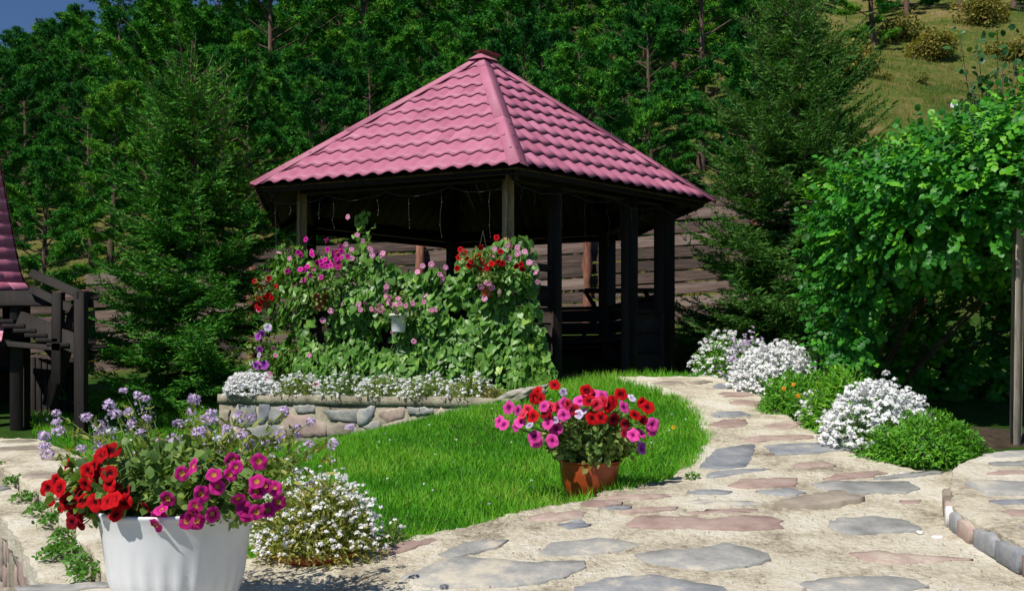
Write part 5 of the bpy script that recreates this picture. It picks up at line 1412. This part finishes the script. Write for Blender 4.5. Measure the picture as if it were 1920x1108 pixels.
# ------------------------------------------------------------------ spruces
def spruce(name, base, H, Rm, seed, mat, label, nwh=26, zmin=.03, power=.8, leader=.3):
    r_ = np.random.default_rng(seed); e = empty(name, base, label, 'tree')
    mb = MB(); n = 14; tp = np.array([[.02 * math.sin(i), .02 * math.cos(i * 1.3), H * i / (n - 1)] for i in range(n)])
    mb.tube(tp, np.linspace(H * .018, .006, n), 8); mb.obj('trunk', M['bark'], e, smooth=True)
    TS, TD, TL, TU = [], [], [], []
    br = MB()
    zs = np.linspace(zmin, 1 - leader / H - .02, nwh)
    for wi, t in enumerate(zs):
        L0 = Rm * (1 - t) ** power + .08
        for k in range(int(r_.integers(8, 11))):
            a = r_.uniform(0, 2 * np.pi); L = L0 * r_.uniform(.72, 1.18) * (1.0 + .1 * math.sin(3 * a + seed))
            hd = np.array([math.cos(a), math.sin(a), 0]); el = np.interp(t, [0, .4, .8, 1], [-.08, .1, .45, .8]) + r_.normal() * .12
            z0 = H * (t + r_.normal() * .004)
            s = np.linspace(0, 1, max(4, int(L / .055)))
            pts = hd * (L * s)[:, None] + np.array([0, 0, 1.]) * (z0 + L * (el * s - .28 * s * (1 - s) * 1.2 + .10 * s ** 3))[:, None]
            br.tube(pts[::max(1, len(pts) // 5)], np.linspace(.012, .003, len(pts[::max(1, len(pts) // 5)])), 4)
            side = np.array([-hd[1], hd[0], 0]); dv = unit(np.gradient(pts, axis=0))
            for i in range(1, len(pts)):
                rem = (1 - s[i])
                tl = min(.30, (.07 + .5 * L * rem * .55)) * r_.uniform(.7, 1.15)
                if s[i] < .12: continue
                for sg in (-1, 1):
                    if r_.random() < .1: continue
                    d = unit(dv[i] * .75 + side * sg * .8 + np.array([0, 0, -.12 + .15 * r_.normal()]))
                    TS.append(pts[i]); TD.append(d); TL.append(tl); TU.append(np.array([0, 0, 1.]))
                    if tl > .16:
                        for q in (.35, .6):
                            for s2 in (-1, 1):
                                d2 = unit(d * .7 + np.cross(d, [0, 0, 1.]) * s2 * .7 + np.array([0, 0, .12 * r_.normal() - .05])); TS.append(pts[i] + d * tl * q); TD.append(d2); TL.append(tl * .5); TU.append(np.array([0, 0, 1.]))
                if i % 3 == 0: TS.append(pts[i]); TD.append(unit(dv[i] + r_.normal(size=3) * .5)); TL.append(.1); TU.append(np.array([0, 0, 1.]))
            TS.append(pts[-1]); TD.append(dv[-1]); TL.append(.09); TU.append(np.array([0, 0, 1.]))
    for q in range(5):
        a = r_.uniform(0, 6.28); z0 = H * (1 - leader / H * r_.uniform(.3, 1.6)); L = r_.uniform(.2, .42) * leader / .3 * .8
        br.tube([[0, 0, z0], [math.cos(a) * L * .45, math.sin(a) * L * .45, z0 + L * .55], [math.cos(a) * L * .6, math.sin(a) * L * .6, z0 + L]], [.007, .006, .004], 4, .9)
    br.obj('branches', M['twig'], e, kind='stuff')
    TS, TD, TL = np.array(TS), np.array(TD), np.array(TL)
    cnt = np.clip((TL / .019).astype(int), 4, 14); tot = int(cnt.sum())
    idx = np.repeat(np.arange(len(TS)), cnt); st = np.concatenate([np.linspace(.02, 1.0, c) for c in cnt])
    pos = TS[idx] + TD[idx] * (TL[idx] * st)[:, None]
    nd = unit(TD[idx] * 1.0 + rdir(tot, r_) * .55 + np.array([0, 0, .12]))
    tw = np.clip(.36 + .16 * r_.normal(size=len(TS)), 0, .8)
    tint = np.clip(tw[idx] + .25 * (st > .8) + .08 * r_.normal(size=tot), 0, 1)
    mb = MB(); ln = r_.uniform(.045, .08, tot); mb.scatter(*NEEDLE, pos, frames(nd, unit(rdir(tot, r_) + np.array([0, 0, .5]))), np.c_[np.full(tot, .022), ln, ln], tint)
    mb.obj('crown', mat, e)
    return e
def gb(px, d): x = (px - 960) / F * d; return np.array([x, d, float(ground_z(x, d)) - .03])
b_ = gb(360, 12.4); topz = CZ + (HOR - 78) / F * 12.4
sL = spruce('spruce_tree', b_, topz - b_[2], 1.62, 201, M['spruce'], 'young dark green spruce with bare leader left of the gazebo', nwh=25, power=.72, leader=.45)
b_ = gb(1492, 12.6); topz = CZ + (HOR + 60) / F * 12.6
sR = spruce('spruce_tree', b_, topz - b_[2], 1.7, 202, M['spruce2'], 'tall grey green spruce between gazebo and rose arbour', nwh=29, power=.6, leader=.4)
def dup(root, name, loc, rz, sc_, label, cat, group=None):
    r_ = empty(name, loc, label, cat, group); r_.rotation_euler = (0, 0, rz); r_.scale = sc_
    for ch in root.children:
        c = ch.copy(); COL.objects.link(c); c.parent = r_
    return r_
b_ = gb(1655, 27); dup(sL, 'spruce_tree', b_ + np.array([0, 0, .0]), 1.0, (.36, .36, .34), 'small bright green spruce alone on the open hillside', 'tree')
b_ = gb(1590, 24); dup(sL, 'spruce_tree', b_, 2.0, (.3, .3, .25), 'low young spruce just right of the tall grey green spruce', 'tree')

# ------------------------------------------------------------------ pine forest on the hill
def pine_proto(seed, H=10.0, Rm=2.3, low=.2, bias=0.0):
    r_ = np.random.default_rng(seed)
    tr = MB(); n = 12; bend = r_.normal(size=2) * .25
    def tpos(t): return np.array([bend[0] * math.sin(t * 2.5), bend[1] * math.sin(t * 2.1 + .4), H * t]) - np.array([0, bend[1] * math.sin(.4), 0])
    tr.tube(np.array([tpos(i / (n - 1)) for i in range(n)]), np.linspace(H * .019, .02, n), 9)
    TP, TN, TB = [], [], []
    lm_ = MB()
    nl = int(44 * (1 - low) + 10)
    for i in range(nl):
        t = low + (1 - low) * ((i + r_.random()) / nl) ** .9
        if t > .985: t = .985
        h = (t - low) / (1 - low)
        L = Rm * (math.sin(math.pi * min(1, (.28 + .72 * h)) ** 1.15) * .85 + .22) * r_.uniform(.6, 1.15)
        a = i * 2.4 + r_.normal() * .5; el = np.interp(h, [0, .5, 1], [.05, .3, .9]) + r_.normal() * .15
        hd = np.array([math.cos(a), math.sin(a), 0]); p0 = tpos(t); s = np.linspace(0, 1, 6)
        pts = p0 + hd * (L * s)[:, None] + np.array([0, 0, 1.]) * (L * (el * s + .12 * s * s))[:, None] + r_.normal(size=(6, 3)) * .05 * s[:, None]
        lm_.tube(pts, np.linspace(.05, .012, 6) * (1.1 - .6 * h), 4)
        if i % 3 == 2: L *= .5
        nb = int(9 + L * 12)
        cb = r_.normal() * .12
        for j in range(nb):       # side shoots form flattened pads of tufts
            q = 1.03 - .62 * r_.random() ** 1.4; p = p0 + hd * L * q + np.array([0, 0, L * (el * q + .12 * q * q)])
            sd = unit(np.array([r_.normal(), r_.normal(), .15 * r_.normal()]) + hd * .8); ll = r_.uniform(.12, .46) * (1.15 - .4 * q) * Rm / 2.3
            kk = int(r_.integers(4, 8))
            for z in range(kk):
                w = p + sd * ll * (z + 1) / kk + r_.normal(size=3) * np.array([.07, .07, .045])
                TP.append(w); TN.append(unit(sd * .35 + np.array([0, 0, .85]) + r_.normal(size=3) * .35)); TB.append(cb)
    TP, TN, TB = np.array(TP), np.array(TN), np.array(TB)
    k = 9; m = len(TP); idx = np.repeat(np.arange(m), k)
    nd = unit(TN[idx] * .65 + rdir(m * k, r_) * .95)
    ln = r_.uniform(.13, .24, m * k)
    tint = np.clip(.42 + bias + TB[idx] + .16 * np.repeat(r_.normal(size=m), k) + .07 * r_.normal(size=m * k), 0, 1)
    cr = MB(); cr.scatter(*NEEDLE, TP[idx], frames(nd, rdir(m * k, r_)), np.c_[r_.uniform(.034, .056, m * k), ln, ln], tint)
    return tr.me('trunk', M['bark'], True), lm_.me('limbs', M['bark']), cr.me('crown', M['pine'])
PROTO = [pine_proto(300 + i, 10.0, rm, lo, bi) for i, (rm, lo, bi) in enumerate([(2.6, .05, 0), (2.3, .1, .08), (2.9, .04, -.05), (2.5, .16, .02), (2.1, .06, .12), (2.7, .2, -.02)])]
rt_ = np.random.default_rng(400)
def pine(x, y, h, k, label, group, wide=1.0):
    z = float(ground_z(x, y)) - .15
    e = empty('pine_tree', (x, y, z), label, 'tree', group); e.rotation_euler = (rt_.normal() * .02, rt_.normal() * .02, rt_.uniform(0, 6.28)); s = h / 10.0; e.scale = (s * wide, s * wide, s)
    for nm, me_ in zip(('trunk', 'limbs', 'crown'), PROTO[k]): link(nm, me_, e)
def zone(px, d):
    row = 'near the fence' if d < 27 else ('mid slope' if d < 42 else 'high on the slope')
    if px < 160: s = 'at the left picture edge'
    elif px < 480: s = 'above the young left spruce'
    elif px < 760: s = 'left of the pink roof peak'
    elif px < 1050: s = 'behind the pink roof peak'
    elif px < 1330: s = 'right of the pink roof peak'
    else: s = 'around the tall grey green spruce'
    return f'dark green pine {s}, {row}'
placed, todo = [], []
tries = 0
while len(placed) < 240 and tries < 9000:
    tries += 1
    y = 20.0 + 52 * rt_.random() ** 1.2; u = rt_.uniform(-.62, .31); x = u * y
    px_ = 960 + F * u
    if any((x - a) ** 2 + (y - b) ** 2 < (2.2 + .02 * y) ** 2 for a, b in placed): continue
    if u > .2 and y < 33 and rt_.random() < .8: continue
    if u > .26 and y < 46: continue
    if 1230 < px_ < 1330 and y < 24: continue
    h = rt_.uniform(8.0, 11.0) if y > 46 else (rt_.uniform(6.5, 9.2) if y > 29 else rt_.uniform(4.2, 6.2))
    z = float(ground_z(x, y)); top = HOR - F * (z + h - CZ) / y
    if px_ < 300:     # the wooded ridge falls away here and lets the sky show
        lim = np.interp(px_, [-100, 0, 60, 140, 230, 300], [150, 108, 68, 10, -60, -120])
        if top < lim:
            h2 = (HOR - lim - rt_.uniform(0, 10)) * y / F + CZ - z
            if h2 < 3.0: continue
            h = h2
    placed.append((x, y)); todo.append((zone(px_, y), px_, x, y, h))
W1 = ['', 'first', 'second', 'third', 'fourth', 'fifth', 'sixth', 'seventh', 'eighth', 'ninth', 'tenth', 'eleventh', 'twelfth', 'thirteenth', 'fourteenth', 'fifteenth', 'sixteenth', 'seventeenth', 'eighteenth', 'nineteenth']
def ordinal(n):
    if n < 20: return W1[n]
    t = {2: 'twent', 3: 'thirt', 4: 'fort', 5: 'fift'}[n // 10]
    return t + 'ieth' if n % 10 == 0 else t + 'y-' + W1[n % 10]
count = {}
for zn, px_, x, y, h in sorted(todo):      # every pine is told by its stretch of the slope and its place in it from the left
    count[zn] = count.get(zn, 0) + 1
    pine(x, y, h, int(rt_.integers(6)), zn.replace('dark green pine', ordinal(count[zn]) + ' pine from left'), zn.replace('dark green pine', 'pines'))
# right upper slope: a few more pines beyond the frame edge that shade the grass, brown shrubs under them
for px_, y, h in ((2010, 40, 9), (2080, 33, 8), (1800, 58, 10), (1900, 62, 11), (1700, 60, 10), (1640, 52, 9)):
    x = (px_ - 960) / F * y; pine(x, y, h, int(rt_.integers(6)), f'dark pine on the upper right slope, {["first","second","third","fourth","fifth","sixth"][[2010,2080,1800,1900,1700,1640].index(px_)]} planted from the open grass', 'pines on the upper right slope')

def shrub(name, base, rad, n, mat, label, seed, size=(.08, .16), tpl=LEAF_OVAL, cat='shrub', group=None, lumps=9, tint=(.45, .25)):
    """irregular leafy bush: several clumps of leaves on forked stems"""
    r_ = np.random.default_rng(seed); e = empty(name, base, label, cat, group); rad = np.asarray(rad)
    st, lf_ = MB(), MB()
    for i in range(lumps):
        d = rdir(1, r_)[0]; d[2] = abs(d[2]) * .9 + .15; c = d * rad * r_.uniform(.35, .75)
        st.tube([[0, 0, 0], c * .5 + r_.normal(size=3) * .05 * rad, c], np.array([.02, .014, .006]) * rad.max(), 5)
        small_leaves(lf_, n // lumps, c, rad * r_.uniform(.3, .5), r_, size, tpl, .5, .6, False, (tint[0] + .1 * r_.normal(), tint[1]))
    st.obj('stem', M['bark'], e); lf_.obj('crown', mat, e, kind=None)
    return e
for i, (px_, y, rx, rz, lb_) in enumerate([(1690, 54, 1.7, 1.7, 'golden brown shrub at the top edge left of the dark hillside shadow'), (1750, 49, 1.5, 1.5, 'golden brown shrub at the top of the hillside, second from the left'), (1840, 56, 2.0, 1.9, 'golden brown shrub at the top of the hillside, third from the left'), (1905, 50, 1.8, 1.2, 'brown shrub at the top right picture corner'),
                                         (1610, 40, 1.5, 1.2, 'olive shrub beside the tip of the tall grey green spruce')]):
    b_ = gb(px_, y); shrub('dry_shrub', b_, (rx, rx * .8, rz), 2600, M['dryshrub'], lb_, 500 + i, (.1, .2), tint=(.5, .25))
for i, (px_, y) in enumerate([(1870, 34), (1820, 37), (1905, 30), (1560, 33)]):
    shrub('green_shrub', gb(px_, y), (.9, .9, .6), 900, M['sapling'], ['low green shrub on the open slope near the right edge', 'low green shrub below the brown shrubs', 'green shrub at the right edge half way up the slope', 'green shrub half hidden by the tall grey green spruce'][i], 520 + i, (.07, .13))
rh = np.random.default_rng(77)
spots = sorted((rh.uniform(.36, .56), rh.uniform(22, 46)) for _ in range(16))
for i, (u_, y) in enumerate(spots):      # scattered low bushes on the open slope
    shrub('slope_bush', gb(960 + F * u_, y), (rh.uniform(.4, .9), rh.uniform(.4, .8), rh.uniform(.25, .55)), 420, M[['sapling', 'dryshrub', 'hillgrass'][i % 3]], ordinal(i + 1) + ' from left of the low bushes dotted over the open right hillside', 700 + i, (.05, .11), group='bushes dotted over the open hillside')
# undergrowth by the left fence and between gazebo and forest
for i, (px_, y, r1) in enumerate([(650, 18.6, .9), (980, 18.8, .8), (1290, 19.5, .8), (840, 19.4, .7), (130, 19.0, .9), (470, 19.0, 1.0)]):
    shrub('fence_shrub', gb(px_, y), (r1, .6, r1 * .55), 900, M['dryshrub'], ['yellow green scrub seen through the gazebo left of the logs', 'yellow green scrub behind the fence under the roof centre', 'yellow green scrub just behind the fence right of the roof', 'scrub behind the fence seen through the middle of the gazebo', 'scrub above the fence beside the left house', 'scrub behind the fence between left spruce and gazebo'][i], 540 + i, (.06, .12), tint=(.3, .2))

# ------------------------------------------------------------------ rose arbour on the right
ra = np.random.default_rng(600)
ap = on_plane(1903, 838, -.0); ap[2] = float(ground_z(ap[0], ap[1]))
arb = empty('arbour', ap, 'grey weathered timber arbour post and frame under the rose bush at right', 'arbour')
a0 = ap.copy()
def abar(nm, a, b, w, h, mat, up=(0, 0, 1)): mb = MB(); mb.bar(np.asarray(a) - a0, np.asarray(b) - a0, w, h, up=up); mb.obj(nm, M[mat], arb)
TOPA = CZ + 1.35
abar('post', ap - np.array([0, 0, .3]), [ap[0] + .03, ap[1], TOPA], .062, .062, 'graywood', (0, 1, 0))
abar('post', [ap[0] - .6, ap[1] + 2.6, .8], [ap[0] - .6, ap[1] + 2.6, TOPA], .07, .07, 'wood', (0, 1, 0)); abar('post', [ap[0] + 1.8, ap[1] + .2, .6], [ap[0] + 1.8, ap[1] + .2, TOPA], .07, .07, 'wood', (0, 1, 0))
abar('cross_beam', [ap[0] - .15, ap[1] + .25, TOPA + .03], [ap[0] + 2.2, ap[1] + .1, TOPA + .03], .06, .08, 'wood'); abar('cross_beam', [ap[0], ap[1] + .1, TOPA + .1], [ap[0] - .6, ap[1] + 2.9, TOPA + .1], .06, .08, 'wood')
abar('brace', [ap[0] + .02, ap[1], TOPA - .35], [ap[0] + .42, ap[1] + .02, TOPA], .05, .06, 'wood')
rose = empty('rose_bush', ap + np.array([-.1, 2.9, 0]), 'big bright green rose bush arching over the arbour at right', 'shrub')
r0 = ap + np.array([-.1, 2.9, 0])
def ep(px_, py_, d): return P(px_, py_, d)
ELL = [  # centre, radii, share
    (ep(1700, 402, 7.9), (.72, .95, .42), .15), (ep(1800, 378, 7.5), (.8, .85, .5), .18), (ep(1930, 355, 7.4), (.85, .95, .6), .18), (ep(1625, 475, 8.2), (.36, .6, .45), .12),
    (ep(1612, 545, 8.4), (.34, .5, .6), .10), (ep(1600, 640, 8.5), (.25, .4, .4), .05), (ep(2150, 380, 7.6), (.9, 1.0, .8), .05), (ep(1860, 700, 9.5), (1.5, .28, .8), .2), (ep(1740, 430, 8.9), (.7, .75, .5), .05), (ep(1850, 420, 8.9), (.8, .75, .5), .06), (ep(1980, 420, 8.8), (.8, .75, .5), .05), (ep(1700, 680, 9.7), (.55, .3, .6), .06), (ep(2030, 560, 9.4), (.9, .35, .9), .09), (ep(1830, 760, 10.0), (1.5, .3, .6), .08)]
ELL += [(c_, tuple(np.array(r_) * .62), .05) for c_, r_, s_2 in ELL if c_[1] < 9.0 and c_[2] > CZ + .9]     # inner foliage of the canopy
LP, LN, LT, LS = [], [], [], []
NR = 46000
mbst = MB()
for ci, (c, rad, sh) in enumerate(ELL):
    rad = np.array(rad); ns = int(NR * sh / 9)
    d = rdir(ns, ra); bulge = np.array([fbm(*(q[:2] * 1.6), 1.0, 5 + q[2] * 1.6, 3) for q in d])
    k = (d[:, 1] < .45) | (ra.random(ns) < .25); d, bulge = d[k], bulge[k]
    sp_ = c + d * rad * (1 + .32 * bulge + .1 * ra.normal(size=len(d)))[:, None]
    for q, dd, bb in zip(sp_, d, bulge):
        ax_ = unit(dd * .7 + ra.normal(size=3) * .55 + np.array([0, -.15, -.05])); L = ra.uniform(.12, .24)
        sidev = unit(np.cross(ax_, dd + np.array([.01, .02, .6]))); young = ra.random() < (.36 if dd[2] > 0 else .1)
        tb = .82 if young else np.clip(.33 + .14 * ra.normal(), .05, .65)
        nrm_ = unit(dd * .5 + np.array([-.3, -.35, .7]) + ra.normal(size=3) * .3)
        for j in range(4):
            for sg in (-1, 1):
                LP.append(q + ax_ * L * (.2 + .22 * j)); LN.append((unit(ax_ * .55 + sidev * sg * .9 + np.array([0, 0, -.15])), unit(nrm_ + ra.normal(size=3) * .2))); LT.append(tb + .06 * ra.normal()); LS.append(ra.uniform(.04, .064) * (.85 if young else 1.05))
        LP.append(q + ax_ * L * 1.02); LN.append((ax_, nrm_)); LT.append(tb); LS.append(ra.uniform(.05, .07))
    mbst.tube([[r0[0] - r0[0], 0, -.1], (c - r0) * np.array([.5, .5, .6]) + ra.normal(size=3) * .1, c - r0], [.016, .011, .006], 6)
    for j in range(5):
        dd = rdir(1, ra)[0]; mbst.tube([c - r0, c - r0 + dd * rad * .5 + ra.normal(size=3) * .05, c - r0 + dd * rad * .98], [.01, .007, .004], 5)
mbst.obj('stem', M['bark'], rose)
hollow = [i for i, q in enumerate(LP) if q[1] < 9.05 and 3.15 < q[0] < 4.9 and q[2] - CZ < .58 + .06 * math.sin(q[0] * 9) + .05 * math.sin(q[0] * 23)]   # the arbour is open below its roof
keep_ = np.ones(len(LP), bool); keep_[hollow] = False
LP = [q for q, k in zip(LP, keep_) if k]; LN = [q for q, k in zip(LN, keep_) if k]; LT = [q for q, k in zip(LT, keep_) if k]; LS = [q for q, k in zip(LS, keep_) if k]
LP = np.array(LP); T_ = np.array([a for a, b in LN]); N_ = np.array([b for a, b in LN]); LT = np.clip(LT, 0, 1); LS = np.array(LS) * np.where(LP[:, 1] > 9.1, 1.4, 1.0)
MR = frames(T_, N_); TPL = leaf_tpl(.85, .07, .12, .7)
pxs = 960 + F * LP[:, 0] / LP[:, 1]; vis = np.where((pxs < 1930), LS / LP[:, 1] * (LP[:, 1] < 7.6) * np.abs(N_[:, 1]), 0)
order = np.argsort(-vis); big, rest = order[:300], order[300:]
lmr = [mesh('leaf', TPL[0] * np.array([w, 1, z]), TPL[1], M['rose'], np.full(8, t)) for w, z, t in ((1, 1, .3), (.9, 2, .4), (1.1, -.6, .35), (1, 1.4, .82))]
for i in big:
    o = link('leaf', lmr[3 if LT[i] > .65 else int(ra.integers(3))], rose)
    m4 = Matrix([[*MR[i][0], 0], [*MR[i][1], 0], [*MR[i][2], 0], [0, 0, 0, 1]]) @ Matrix.Scale(LS[i], 4); m4.translation = Vector(LP[i] - r0); o.matrix_basis = m4
mb = MB(); mb.scatter(*TPL, LP[rest] - r0, MR[rest], LS[rest], LT[rest]); mb.obj('leaves', M['rose'], rose, kind='stuff')
put_bloom(rose, r0, P(1789, 197, 7.6), np.array([-.3, -1, .4]), .03, 'lilac')
# thin sapling rising behind the rose bush
sb = gb(1870, 10.4); sap = empty('sapling', sb, 'thin dark leaved sapling rising behind the rose bush at right', 'tree')
mst, mlf = MB(), MB()
for i, (px_, py_) in enumerate([(1800, 70), (1835, 95), (1870, 60), (1905, 100), (1930, 50), (1820, 150), (1880, 130), (1945, 120)]):
    tp_ = P(px_, py_, 10.4 + .3 * ra.normal()) - sb; cv = np.array([tp_ * t * np.array([t ** .5, t ** .5, 1]) for t in np.linspace(0, 1, 9)])
    mst.tube(cv, np.linspace(.016, .004, 9), 5)
    k = 46; t = ra.uniform(.62, 1.02, k); q = np.array([tp_ * a * np.array([a ** .5, a ** .5, 1]) for a in t]) + ra.normal(size=(k, 3)) * np.array([.09, .09, .06])
    mlf.scatter(*LEAF_OVAL, q, frames(unit(ra.normal(size=(k, 3)) + np.array([0, -.2, -.2])), unit(ra.normal(size=(k, 3)) * .5 + np.array([-.2, -.4, .8]))), ra.uniform(.07, .11, k), ra.uniform(.1, .8, k))
mst.obj('trunk', M['bark'], sap); mlf.obj('crown', M['sapling'], sap)
# bare soil at the arbour foot
mb = MB(); k = 14; an = np.linspace(0, 2 * np.pi, k + 1)[:-1]; ring = [[ap[0] - .35 + .75 * math.cos(a), ap[1] + .35 + .5 * math.sin(a)] for a in an]
V = [[x, y, float(ground_z(x, y)) + .0] for x, y in ring] + [[ap[0] - .35, ap[1] + .35, float(ground_z(ap[0] - .35, ap[1] + .35)) + .04]]
mb.add(V, [[i, (i + 1) % k, k] for i in range(k)]); props(mb.obj('flower_bed_soil', M['soil']), kind='structure')
